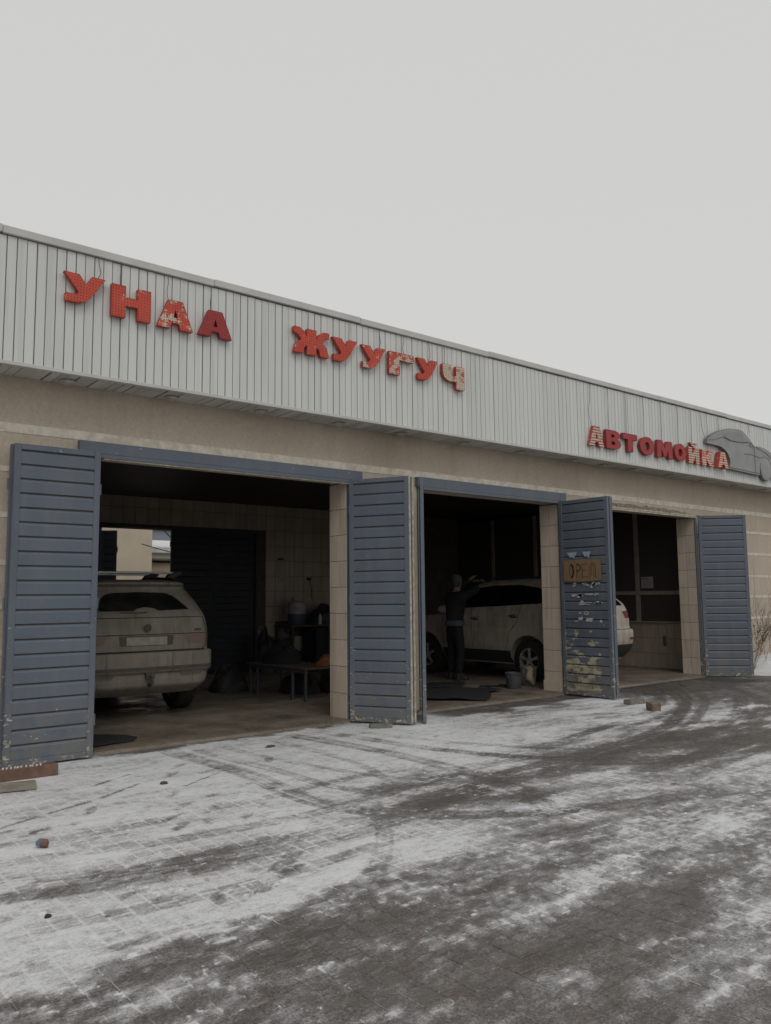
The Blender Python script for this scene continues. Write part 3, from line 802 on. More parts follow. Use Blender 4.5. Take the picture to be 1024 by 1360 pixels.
# interior shell
CZ = 3.62
YB = 15.7
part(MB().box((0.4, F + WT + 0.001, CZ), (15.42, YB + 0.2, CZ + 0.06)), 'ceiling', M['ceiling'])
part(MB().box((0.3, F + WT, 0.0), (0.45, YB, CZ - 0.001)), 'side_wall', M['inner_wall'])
bw = MB()
DX0, DXM, DX1, DT = 5.0, 7.10, 9.05, 2.99
bw.box((0.3, YB, 0.0), (DX0, YB + 0.3, CZ)); bw.box((DX1, YB, 0.0), (15.5, YB + 0.3, CZ)); bw.box((DX0, YB, DT), (DX1, YB + 0.3, CZ))
back_wall = part(bw, 'back_wall', M['grout'])
cnt = 0
for i in range(0, 34):
    for r in range(11):
        x = 3.55 + i * 0.2505; z = FLOOR_Z + r * TH
        if x > 11.9: continue
        if x + 0.25 > DX0 - 0.05 and x < DX1 + 0.05 and z < DT: continue
        if x < DX0 and r < 8: continue
        if r < 3 and x > 9.1 and rr.random() < (0.75, 0.6, 0.35)[r]: continue
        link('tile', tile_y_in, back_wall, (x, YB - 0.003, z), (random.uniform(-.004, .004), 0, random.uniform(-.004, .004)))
part(MB().box((9.12, YB - 0.008, FLOOR_Z), (12.2, YB - 0.001, 0.98)), 'stained_render', M['mould'])
part(MB().box((DX0 - 0.05, YB - 0.03, DT), (DX1 + 0.05, YB + 0.0, DT + 0.07)).box((DX1, YB - 0.03, 0), (DX1 + 0.06, YB, DT)), 'door_frame', M['dark_steel'])
# right-hand inner wall: tiled dado and dark office glazing above
RX = 15.28
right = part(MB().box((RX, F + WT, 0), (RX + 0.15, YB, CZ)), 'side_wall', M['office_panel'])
for i in range(0, 21):
    for r in range(3):
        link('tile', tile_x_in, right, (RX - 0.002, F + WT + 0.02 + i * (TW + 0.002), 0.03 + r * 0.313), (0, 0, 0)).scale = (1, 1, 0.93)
win = part(MB().box((RX - 0.06, F + WT + 0.02, 0.975), (RX - 0.001, YB - 0.02, 1.005)), 'interior_window', M['frame_in'])
for z in (1.60,): part(MB().box((RX - 0.05, F + WT + 0.02, z - 0.04), (RX - 0.012, YB - 0.02, z + 0.04)), 'transom', M['frame_in'], parent=win)
for y in (9.0, 10.18, 11.6, 13.0, 14.4):
    part(MB().box((RX - 0.056, y - 0.05, 1.007), (RX - 0.010, y + 0.05, 3.5)), 'mullion', M['frame_in'], parent=win)
ys = [8.82, 9.0, 10.18, 11.6, 13.0, 14.4, YB - 0.03]
for a, b in zip(ys[:-1], ys[1:]):
    for z0, z1 in ((1.01, 1.58), (1.62, 3.5)):
        part(MB().box((RX - 0.03, a + 0.03, z0), (RX - 0.02, b - 0.03, z1)), 'pane', M['office_glass'], parent=win)
# pilaster facing the third bay's right side, low socket box
part(MB().box((14.45, F + WT + 0.3, 0.55), (14.5, F + WT + 0.34, 0.75)).box((RX - 0.05, 9.05, 0.30), (RX - 0.013, 9.2, 0.52)), 'socket_box', M['black_plastic'])

# ------------------------------------------------------------------ door leaves
LH = 3.045
_leaf_cache = {}
def leaf_meshes(w, mat, edge):
    key = (w, mat, edge)
    if key in _leaf_cache: return _leaf_cache[key]
    st, T = 0.062, 0.045
    stile = MB().box((0, -T / 2, 0), (st, T / 2, LH)).mesh('stile', M[edge], bevel=0.003)
    rail = MB().box((st + 0.001, -T / 2 + 0.001, 0), (w - st - 0.001, T / 2 - 0.001, 0.055)).mesh('rail', M[edge], bevel=0.003)
    nsl = 21; ph = (LH - 0.11) / nsl
    a = T / 2 - 0.006
    prof = [(-a + 0.016, 0.0), (-a, 0.003), (-a - 0.001, ph - 0.036), (-a + 0.013, ph - 0.014), (-a + 0.016, ph - 0.014),
            (a - 0.016, ph - 0.014), (a - 0.013, ph - 0.014), (a + 0.001, ph - 0.036), (a, 0.003), (a - 0.016, 0.0)]
    slat = MB().prism(prof, 'x', st - 0.004, w - st + 0.004).mesh('slat', M[mat])
    core = MB().box((st, -0.003, 0.02), (w - st, 0.003, LH - 0.02)).mesh('door_leaf', M['dark_steel'])
    hinge = MB().lathe([(0.012, 0), (0.012, 0.11)], 8).mesh('hinge', M[edge], smooth=True)
    _leaf_cache[key] = (stile, rail, slat, core, nsl, ph, st, hinge)
    return _leaf_cache[key]
def leaf(p0, p1, label, mat='door', edge='door', z=0.022, tilt=0.0, cream=False):
    """one panel of a folding door from hinge p0 to free edge p1"""
    w = round(math.hypot(p1[0] - p0[0], p1[1] - p0[1]), 2)
    ang = math.atan2(p1[1] - p0[1], p1[0] - p0[0])
    stile, rail, slat, core, nsl, ph, st, hinge = leaf_meshes(w, mat, edge)
    o = link('door_leaf', core, bld, tuple(Vector((p0[0], p0[1], z)) - B0), (tilt, 0, ang))
    o['label'] = label
    link('stile', stile, o); link('stile', stile, o, (w - st, 0, 0))
    link('rail', rail, o, (0, 0, 0)); link('rail', rail, o, (0, 0, LH - 0.055))
    for i in range(nsl):
        link('slat', slat, o, (0, random.uniform(-0.0012, 0.0012), 0.055 + i * ph), (0, 0, random.uniform(-0.002, 0.002)))
    for h in (0.3, 1.45, 2.6): link('hinge', hinge, o, (-0.008, 0.0, h))
    if cream:
        cm = MB().box((w + 0.001, -0.018, 0.01), (w + 0.012, 0.018, LH - 0.005))
        cm.build('edge_strip', M['cream_edge'], o)
    return o
leaf((2.92, 8.222), (2.09, 8.222), 'blue slatted door panel folded flat against the wall left of the first bay', edge='door_edge')
leaf((2.075, 8.295), (2.90, 8.295), 'rear blue panel folded behind the leftmost door panel', edge='door_edge')
leaf((6.195, 8.35), (6.585, 7.625), 'blue slatted door panel at the right jamb of the first bay', edge='door_edge', cream=True)
leaf((6.30, 8.37), (6.655, 7.655), 'rear blue panel folded behind the right panel of the first bay', edge='door_edge', cream=True)
leaf((7.315, 8.235), (6.775, 7.605), 'blue door panel seen edge-on at the left of the middle bay', edge='door_edge')
leaf((10.40, 8.345), (10.405, 7.415), 'peeling blue door panel with cardboard sign at the right of the middle bay', 'door_peel', 'door_edge')
leaf((10.50, 8.345), (10.475, 7.415), 'rear blue panel folded behind the peeling panel', 'door_peel', 'door_edge')
leaf((11.28, 8.33), (10.60, 7.50), 'blue door panel nearly edge-on at the left of the third bay', edge='door_edge')
leaf((14.54, 8.315), (15.13, 7.68), 'blue slatted door panel standing half open right of the third bay', edge='door_edge')
# doors in the back wall
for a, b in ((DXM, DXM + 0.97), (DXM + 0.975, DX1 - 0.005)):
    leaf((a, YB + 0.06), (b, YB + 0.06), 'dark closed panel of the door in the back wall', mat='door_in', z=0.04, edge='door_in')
leaf((5.10, YB + 0.36), (5.86, YB + 0.62), 'open panel of the back door seen through the first bay', z=0.02, edge='door_edge')
leaf((6.14, YB + 0.50), (5.88, YB + 0.66), 'narrow open panel of the back door beside the neighbouring wall', z=-0.08, edge='door_edge')

# paper remnants on the peeling leaf
mb = MB(); mb2 = MB(); r_ = random.Random(21)
def scrap(m, y, z, w, h, x=10.374):
    n_ = 9; pts = []
    for k in range(n_):
        a = 2 * math.pi * k / n_
        q = r_.uniform(0.45, 1.15)
        pts.append((y + math.cos(a) * w * q, z + math.sin(a) * h * q))
    m.prism(pts, 'x', x - 0.0015, x)
for row, (z, k) in enumerate(((1.715, 9), (1.575, 8), (1.43, 8), (1.30, 3), (1.17, 4))):
    for j in range(k):
        scrap(mb, r_.uniform(7.58, 8.10) if row != 3 else r_.choice((7.86, 7.98, 7.72)), z + r_.uniform(-0.02, 0.03), r_.uniform(0.03, 0.085), r_.uniform(0.014, 0.036))
for (y, w) in ((8.10, 0.10), (7.82, 0.085)):
    mb2.prism([(y - w, 2.235), (y + w, 2.235), (y + w * 0.35, 2.15), (y, 2.17), (y - w * 0.4, 2.13), (y - w * 0.6, 2.17)], 'x', 10.3725, 10.374)
sc = tag(mb.build('paper_remnants', M['scrap']), 'torn white paper remnants stuck below the cardboard sign on the peeling door', 'paper', kind='stuff')
tag(mb2.build('paper_strip', M['scrap_blue']), 'pale blue torn poster edge stuck just above the cardboard sign', 'paper')

# cardboard OPEN sign
sg = empty('cardboard_sign', (10.36, 7.90, 1.775))
tag(sg, 'brown cardboard sign reading OPEN fixed to the peeling blue door', 'sign')
cb = MB().prism([(8.262 - 7.90, 0.005), (8.255 - 7.90, 0.335), (7.72 - 7.90, 0.345), (7.555 - 7.90, 0.335), (7.545 - 7.90, 0.012), (7.9 - 7.90, -0.004)], 'x', -0.006, 0.0).build('board', M['cardboard'], sg)
def ribbon(m, pts, w, x):
    # strokes in the y-z plane, as thin raised ink
    for a, b in zip(pts[:-1], pts[1:]):
        d = Vector((b[0] - a[0], b[1] - a[1])); L = d.length
        if L < 1e-6: continue
        d /= L; nn = Vector((-d.y, d.x)) * w / 2; e = d * w * 0.3
        A, Bq = Vector(a) - e, Vector(b) + e
        m.prism([tuple(A + nn), tuple(A - nn), tuple(Bq - nn), tuple(Bq + nn)], 'x', x - 0.001, x)
def arc(cx, cz, rx, rz, a0, a1, n_=14):
    return [(cx + rx * math.cos(math.radians(a0 + (a1 - a0) * k / n_)), cz + rz * math.sin(math.radians(a0 + (a1 - a0) * k / n_))) for k in range(n_ + 1)]
for nm, strokes in (('letter_o', [(arc(0.20, 0.165, 0.040, 0.105, 0, 360), 0.012), (arc(0.212, 0.165, 0.040, 0.10, 100, 260), 0.02)]),
                    ('letter_p', [([(0.105, 0.06), (0.098, 0.27)], 0.011), (arc(0.097, 0.215, -0.065, 0.055, 90, -90), 0.016)]),
                    ('letter_e', [([(-0.09, 0.265), (-0.002, 0.268), (-0.002, 0.065), (-0.095, 0.068)], 0.011), ([(-0.002, 0.17), (-0.07, 0.172)], 0.010)]),
                    ('letter_n', [([(-0.15, 0.06), (-0.15, 0.20)] + arc(-0.20, 0.20, 0.05, 0.075, 0, 180, 10) + [(-0.25, 0.06)], 0.011), ([(-0.18, 0.08), (-0.18, 0.20)] + arc(-0.20, 0.20, 0.02, 0.04, 0, 180, 8) + [(-0.22, 0.08), (-0.25, 0.06)], 0.007)])):
    m = MB()
    for pts, w in strokes: ribbon(m, pts, w, -0.0065)
    m.build(nm, M['marker'], sg)

# ------------------------------------------------------------------ sign letters on the fascia
def ell(cx, cy, rx, ry, n_=28): return [(cx + rx * math.cos(2 * math.pi * k / n_), cy + ry * math.sin(2 * math.pi * k / n_)) for k in range(n_)]
GL = {
 'У': [[(0, 1), (.36, 1), (.53, .68), (.66, 1), (1, 1), (.66, .28), (.56, .12), (.42, .02), (.3, 0), (.05, 0), (.05, .27), (.24, .27), (.32, .31), (.36, .38)]],
 'Н': [[(0, 0), (0, 1), (.35, 1), (.35, .65), (.66, .65), (.66, 1), (1, 1), (1, 0), (.66, 0), (.66, .38), (.35, .38), (.35, 0)]],
 'А': [[(0, 0), (.3, 1), (.7, 1), (1, 0), (.65, 0), (.60, .2), (.40, .2), (.35, 0)], [(.44, .40), (.5, .68), (.56, .40)]],
 'Ж': [[(0, 1), (.16, 1), (.28, .88), (.37, .64), (.37, 1), (.63, 1), (.63, .64), (.72, .88), (.84, 1), (1, 1), (1, .79), (.9, .75), (.79, .55), (.92, .38), (1, 0), (.75, 0), (.71, .22), (.63, .36), (.63, 0), (.37, 0), (.37, .36), (.29, .22), (.25, 0), (0, 0), (.08, .38), (.21, .55), (.1, .75), (0, .79)]],
 'Г': [[(0, 0), (0, 1), (1, 1), (1, .68), (.42, .68), (.42, 0)]],
 'Ч': [[(0, 1), (0, .62), (.06, .44), (.18, .34), (.34, .30), (.62, .30), (.62, 0), (1, 0), (1, 1), (.62, 1), (.62, .57), (.46, .57), (.39, .63), (.38, .72), (.38, 1)]],
 'В': [[(0, 0), (0, 1), (.6, 1), (.82, .94), (.92, .78), (.88, .62), (.78, .54), (.92, .45), (1, .28), (.9, .08), (.65, 0)], [(.36, .62), (.36, .78), (.5, .78), (.57, .7), (.5, .62)], [(.36, .21), (.36, .40), (.52, .40), (.6, .31), (.52, .21)]],
 'Т': [[(.33, 0), (.33, .68), (0, .68), (0, 1), (1, 1), (1, .68), (.69, .68), (.69, 0)]],
 'О': [ell(.5, .5, .5, .52), ell(.5, .5, .17, .23)],
 'М': [[(0, 0), (.05, 1), (.34, 1), (.5, .58), (.66, 1), (.95, 1), (1, 0), (.72, 0), (.71, .5), (.58, .1), (.42, .1), (.29, .5), (.28, 0)]],
 'Й': [[(0, 0), (0, 1), (.34, 1), (.34, .5), (.62, 1), (1, 1), (1, 0), (.66, 0), (.66, .5), (.38, 0)], [(.18, 1.28), (.34, 1.28), (.42, 1.18), (.58, 1.18), (.66, 1.28), (.82, 1.28), (.72, 1.10), (.58, 1.05), (.42, 1.05), (.28, 1.10)]],
 'К': [[(0, 0), (0, 1), (.36, 1), (.36, .64), (.60, 1), (1, 1), (.68, .54), (1, 0), (.6, 0), (.36, .42), (.36, 0)]],
}
def inside(p, loops):
    c_ = False
    for lp in loops:
        j = len(lp) - 1
        for i in range(len(lp)):
            (xi, yi), (xj, yj) = lp[i], lp[j]
            if (yi > p[1]) != (yj > p[1]) and p[0] < (xj - xi) * (p[1] - yi) / (yj - yi) + xi: c_ = not c_
            j = i
    return c_
def edge_d(p, loops):
    b = 9
    for lp in loops:
        for i in range(len(lp)):
            a, c_ = Vector(lp[i - 1]), Vector(lp[i]); d = c_ - a
            t_ = max(0, min(1, (Vector(p) - a).dot(d) / d.length_squared)); b = min(b, (Vector(p) - a - d * t_).length)
    return b
def flat_mesh(name, loops, y, mat):
    bm = bmesh.new(); es = []
    for lp in loops:
        vs = [bm.verts.new((p[0], y, p[1])) for p in lp]
        es += [bm.edges.new((vs[i - 1], vs[i])) for i in range(len(vs))]
    bmesh.ops.triangle_fill(bm, edges=es, use_beauty=True, normal=(0, -1, 0))
    me = bpy.data.meshes.new(name); bm.to_mesh(me); bm.free(); me.materials.append(mat); return me
def sign_letter(ch, x0, x1, z0, z1, fm, sm, bm_, label, group, wire, dot=0.030, skew=0.0, depth=0.05):
    o = empty('sign_letter', ((x0 + x1) / 2, FY - 0.012, z0)); tag(o, label, 'sign letter', group)
    w, h = x1 - x0, z1 - z0
    loops = [[((p[0] - .5) * w + skew * p[1], p[1] * h) for p in lp] for lp in GL[ch]]
    link('face', flat_mesh('face', loops, -depth - 0.012, fm), o)
    sd = MB()
    for lp in loops:
        n_ = len(lp)
        sd.add([(p[0], -0.012, p[1]) for p in lp] + [(p[0], -depth - 0.016, p[1]) for p in lp], [(i, (i + 1) % n_, (i + 1) % n_ + n_, i + n_) for i in range(n_)])
        sd.add([(p[0] * 0.985, -depth - 0.0125, p[1] * 0.985 + 0.0025) for p in lp] + [(p[0], -depth - 0.016, p[1]) for p in lp], [(i, (i + 1) % n_, (i + 1) % n_ + n_, i + n_) for i in range(n_)])
    sd.build('side', sm, o)
    # standoffs to the fascia
    so = MB()
    for (px, pz) in [(x_ / 20 - .5, z_ / 20) for x_ in range(1, 20, 3) for z_ in range(1, 20, 4)]:
        if not inside((px * w, pz * h), loops) or edge_d((px * w, pz * h), loops) < 0.02: continue
        so.box((px * w - .008, -0.012, pz * h - .008), (px * w + .008, 0.012, pz * h + .008))
    so.build('standoff', M['dark_steel'], o)
    if dot:
        dm = MB(); zz = dot * 0.6
        while zz < h * 1.3:
            xx = -w / 2 + dot * 0.5
            while xx < w / 2 + abs(skew):
                if inside((xx, zz), loops) and edge_d((xx, zz), loops) > 0.008:
                    dm.lathe([(0.005, 0.0), (0.005, -0.004), (0.003, -0.008)], 6, (xx, -depth - 0.012, zz), 'y')
                xx += dot
            zz += dot
        if dm.v:
            b = dm.build('bulbs', bm_, o); b['kind'] = 'stuff'
    if wire:
        wx, kx, top = wire
        pts = []
        for k in range(9):
            s_ = k / 8
            pts.append((wx + kx * math.sin(s_ * 3.0) * (0.7 + 0.3 * math.sin(7 * s_)), -0.012 - 0.012 * math.sin(s_ * 3.1), h * 0.98 + (FT - z0 - h * 0.98) * s_))
        MB().tube(pts, 0.0038, 5).build('wire', M['wire'], o)
    return o
LR = [letter_mat('letter_red_%s' % q, RED, lo) for q, lo in (('sound', 0.80), ('worn', 0.62), ('peeling', 0.53), ('bare', 0.47))]
LS = [letter_mat('letter_striped', DRED, 0.50, True), letter_mat('letter_striped_red', RED, 0.545, True)]
LD = letter_mat('letter_dark_red', DRED, 0.80); LDs = letter_mat('letter_dark_side', (0.30, 0.035, 0.033), 0.70)
LSd = letter_mat('letter_side', (0.46, 0.065, 0.045), 0.60)
g1, g2, g3 = 'letters of the first sign word', 'letters of the second sign word', 'letters of the third sign word'
Z0, Z1 = 4.445, 4.765
sign_letter('У', 2.41, 2.82, 4.485, 4.775, LR[0], LSd, M['bulb'], 'red letter У at the far left, first on the fascia', g1, (0.13, 0.05, 0))
sign_letter('Н', 2.885, 3.30, 4.43, 4.765, LR[1], LSd, M['bulb'], 'red letter Н, the only Н on the fascia', g1, (-0.10, -0.012, 0))
sign_letter('А', 3.375, 3.78, 4.425, 4.735, LR[2], LSd, M['bulb'], 'peeling red letter А just right of the letter Н', g1, (-0.06, -0.03, 0))
sign_letter('А', 3.845, 4.25, 4.43, 4.725, LD, LDs, M['bulb'], 'dark red letter А ending the four-letter word at left', g1, (-0.03, -0.02, 0))
sign_letter('Ж', 5.07, 5.58, 4.465, 4.775, letter_mat('letter_red_zh', RED, 0.66), LSd, M['bulb'], 'red letter Ж beginning the middle word', g2, (-0.02, -0.01, 0))
sign_letter('У', 5.63, 6.01, 4.465, 4.755, LR[0], LSd, M['bulb'], 'sound red letter У right of the letter Ж', g2, (0.10, -0.01, 0))
sign_letter('У', 6.08, 6.47, 4.455, 4.745, LR[2], LSd, M['bulb'], 'peeling red letter У directly left of the letter Г', g2, (0.12, 0.03, 0))
sign_letter('Г', 6.53, 6.95, 4.445, 4.745, LR[3], LSd, M['bulb_pale'], 'mostly peeled red and cream letter Г', g2, (0.10, -0.06, 0))
sign_letter('У', 7.01, 7.39, 4.455, 4.745, LR[1], LSd, M['bulb'], 'worn red letter У between the letters Г and Ч', g2, (0.06, 0.03, 0))
sign_letter('Ч', 7.48, 7.89, 4.42, 4.745, LR[3], LSd, M['bulb_pale'], 'peeled red and cream letter Ч ending the middle word', g2, (-0.12, -0.02, 0))
A0, A1 = 3.975, 4.285
sign_letter('А', 10.70, 11.09, A0, A1 + 0.015, LS[0], LSd, None, 'striped red and cream letter А beginning the right-hand word', g3, (-0.06, -0.10, 0), 0)
sign_letter('В', 11.15, 11.56, A0, A1, LD, LDs, None, 'dark red letter В, the only В on the fascia', g3, (-0.05, -0.04, 0), 0)
sign_letter('Т', 11.62, 12.03, A0, A1, LD, LDs, None, 'dark red letter Т third from the left in the right-hand word', g3, (-0.03, -0.01, 0), 0)
sign_letter('О', 12.11, 12.54, A0, A1, LD, LDs, None, 'rounder dark red letter О left of the wide М', g3, (0.0, -0.02, 0), 0)
sign_letter('М', 12.62, 13.13, A0, A1, LD, LDs, None, 'widest dark red letter М at the middle of the right-hand word', g3, (-0.02, -0.01, 0), 0)
sign_letter('О', 13.19, 13.57, A0, A1, LD, LDs, None, 'narrower dark red letter О just left of the striped Й', g3, (0.02, -0.02, 0), 0)
sign_letter('Й', 13.65, 14.03, A0, A1 - 0.01, LS[0], LSd, None, 'cream striped letter Й with its small breve on top', g3, (0.02, -0.01, 0), 0)
sign_letter('К', 14.12, 14.55, A0, A1 - 0.01, LS[1], LSd, None, 'striped cream and red letter К beside the last А', g3, (0.10, -0.02, 0), 0)
sign_letter('А', 14.60, 15.0, A0, A1, LS[1], LSd, None, 'last letter А overlapping the grey car emblem', g3, (0.06, -0.03, 0), 0, depth=0.10)

# grey relief of a car on the fascia
cs = empty('car_shaped_sign', (15.6, FY - 0.012, 3.9)); tag(cs, 'silver grey cut-out of a sports car on the fascia at right', 'sign')
def CS(p): return (p[0] - 15.6, p[1] - 3.9)
outline = [(14.29, 4.41), (14.31, 4.49), (14.50, 4.60), (14.76, 4.70), (15.12, 4.79), (15.49, 4.82), (15.66, 4.81), (15.80, 4.75), (15.98, 4.65), (16.12, 4.55), (16.35, 4.56), (16.60, 4.54), (16.90, 4.46), (17.15, 4.36), (17.36, 4.22), (17.42, 4.10), (17.38, 3.97), (17.05, 3.955), (16.86, 3.96), (16.84, 4.12), (16.80, 4.25), (16.70, 4.34), (16.58, 4.36), (16.46, 4.32), (16.36, 4.22), (16.32, 4.10), (16.32, 3.965), (15.70, 3.975), (15.08, 3.99), (15.14, 4.10), (15.13, 4.18), (15.07, 4.27), (14.98, 4.34), (14.85, 4.385), (14.70, 4.405), (14.50, 4.405)]
outline = [CS(p) for p in outline]
n_ = len(outline)
link('body', flat_mesh('body', [outline], -0.075, M['car_sign']), cs)
MB().add([(p[0], -0.012, p[1]) for p in outline] + [(p[0], -0.078, p[1]) for p in outline], [(i, (i + 1) % n_, (i + 1) % n_ + n_, i + n_) for i in range(n_)]).build('side', M['car_sign_line'], cs)
wp = [CS(p) for p in ((14.93, 4.60), (15.02, 4.67), (15.2, 4.735), (15.45, 4.765), (15.62, 4.755), (15.74, 4.70), (15.88, 4.60), (15.5, 4.56), (15.17, 4.555))]
MB().prism(wp, 'y', -0.090, -0.076).build('window', M['car_sign_glass'], cs, bevel=0.004)
ln = MB()
def sline(pts, w=0.012):
    for a, b in zip(pts[:-1], pts[1:]):
        a, b = Vector(CS(a)), Vector(CS(b)); d = (b - a).normalized(); q = Vector((-d.y, d.x)) * w / 2
        ln.prism([tuple(a + q), tuple(a - q), tuple(b - q), tuple(b + q)], 'y', -0.082, -0.0765)
sline([(14.31, 4.47), (14.55, 4.50), (14.80, 4.57), (14.93, 4.60)]); sline([(14.93, 4.60), (15.17, 4.552), (15.5, 4.556), (15.9, 4.595), (16.02, 4.60)])
sline([(15.92, 4.55), (16.05, 4.59), (16.10, 4.54), (15.98, 4.52), (15.92, 4.55)]); sline([(16.12, 4.545), (16.13, 4.2), (16.12, 3.99)], 0.008)
sline([(15.70, 4.35), (16.0, 4.36), (16.36, 4.33), (16.55, 4.38)]); sline([(15.1, 4.02), (15.7, 4.01), (16.3, 4.0)]); sline([(16.2, 4.54), (16.6, 4.46), (16.85, 4.36)])
sline([(15.25, 4.56), (15.2, 4.63), (15.02, 4.665)])
ln.build('outline_lines', M['car_sign_line'], cs)
MB().lathe([(0.235, 0.0), (0.235, -0.05), (0.22, -0.055), (0.05, -0.057)], 32, (16.58 - 15.6, -0.03, 4.11 - 3.9), 'y').build('wheel', M['car_sign'], cs, smooth=True)
MB().lathe([(0.243, 0.0), (0.243, -0.045)], 32, (16.58 - 15.6, -0.029, 4.11 - 3.9), 'y').build('wheel_rim', M['car_sign_line'], cs, smooth=True)
MB().tube([(0.45, -0.03, 0.92), (0.46, -0.02, 1.0), (0.44, -0.018, 1.12)], 0.004, 5).build('wire', M['wire'], cs)
MB().tube([(-1.28, -0.03, 0.58), (-1.36, -0.02, 0.8), (-1.40, -0.018, 1.12)], 0.004, 5).build('wire', M['wire'], cs)

# ------------------------------------------------------------------ vehicles
def crom(rows, sub=6):
    R_ = [np.array(r, float) for r in rows]; R_ = [R_[0]] + R_ + [R_[-1]]; out = []
    for i in range(1, len(R_) - 2):
        p0, p1, p2, p3 = R_[i - 1:i + 3]
        for k in range(sub):
            s_ = k / sub
            q = 0.5 * (2 * p1 + (p2 - p0) * s_ + (2 * p0 - 5 * p1 + 4 * p2 - p3) * s_ ** 2 + (3 * p1 - p0 - 3 * p2 + p3) * s_ ** 3)
            lo, hi = np.minimum(p1, p2), np.maximum(p1, p2); ex = (hi - lo) * 0.12
            out.append(np.clip(q, lo - ex, hi + ex))
    out.append(R_[-1]); return out
def car_loft(rows):
    """rows: z, rear y, front y, half width, corner radius, rear bow, front bow"""
    rings = []
    for z, yr, yf, hw, r, br, bf in crom(rows):
        r = min(r, hw * 0.95, (yf - yr) * 0.45); pts = []
        NC, NS, NE = 8, 22, 10
        def arc2(cx, cy, a0):
            return [(cx + r * math.cos(a0 + k / NC * math.pi / 2), cy + r * math.sin(a0 + k / NC * math.pi / 2)) for k in range(NC)]
        pts += arc2(-hw + r, yr + r, math.pi)
        pts += [(-hw + r + (2 * hw - 2 * r) * k / NE, yr) for k in range(NE)]
        pts += arc2(hw - r, yr + r, 1.5 * math.pi)
        pts += [(hw, yr + r + (yf - yr - 2 * r) * k / NS) for k in range(NS)]
        pts += arc2(hw - r, yf - r, 0)
        pts += [(hw - r - (2 * hw - 2 * r) * k / NE, yf) for k in range(NE)]
        pts += arc2(-hw + r, yf - r, 0.5 * math.pi)
        pts += [(-hw, yf - r - (yf - yr - 2 * r) * k / NS) for k in range(NS)]
        mid, half = (yr + yf) / 2, (yf - yr) / 2
        ring = []
        for x, y in pts:
            s_ = (y - mid) / half
            b = (br if s_ < 0 else bf) * (x / hw) ** 2
            x2 = x * (1 - 0.035 * s_ * s_)
            ring.append((x2, y + (b * abs(s_) if s_ < 0 else -b * abs(s_)), z))
        rings.append(ring)
    n_ = len(rings[0]); mb = MB()
    mb.add([p for r in rings for p in r], [(i * n_ + k, i * n_ + (k + 1) % n_, (i + 1) * n_ + (k + 1) % n_, (i + 1) * n_ + k) for i in range(len(rings) - 1) for k in range(n_)])
    mb.f.append(tuple(range(n_ - 1, -1, -1))); mb.m.append(0)
    mb.f.append(tuple((len(rings) - 1) * n_ + k for k in range(n_))); mb.m.append(0)
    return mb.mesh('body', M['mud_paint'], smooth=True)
def cut_arches(me, wheels, r, depth):
    ob = bpy.data.objects.new('tmp', me); col.objects.link(ob); tmp = [ob]
    for (x, y, z) in wheels:
        s_ = 1 if x > 0 else -1
        c_ = MB().lathe([(r, -0.2), (r, depth)], 36, (0, 0, 0), 'x').mesh('cut', M['black_plastic'])
        co = bpy.data.objects.new('cut', c_); col.objects.link(co); co.location = (x, y, z)
        co.rotation_euler = (0, 0, math.pi if s_ > 0 else 0); tmp.append(co)
        md = ob.modifiers.new('b', 'BOOLEAN'); md.operation = 'DIFFERENCE'; md.solver = 'EXACT'; md.object = co
    bpy.context.view_layer.update()
    dg = bpy.context.evaluated_depsgraph_get()
    res = bpy.data.meshes.new_from_object(ob.evaluated_get(dg))
    for o in tmp: bpy.data.objects.remove(o)
    if len(res.polygons) < 100: return me
    res.polygons.foreach_set('use_smooth', [True] * len(res.polygons))
    try: res.set_sharp_from_angle(angle=math.radians(38))
    except Exception: pass
    return res
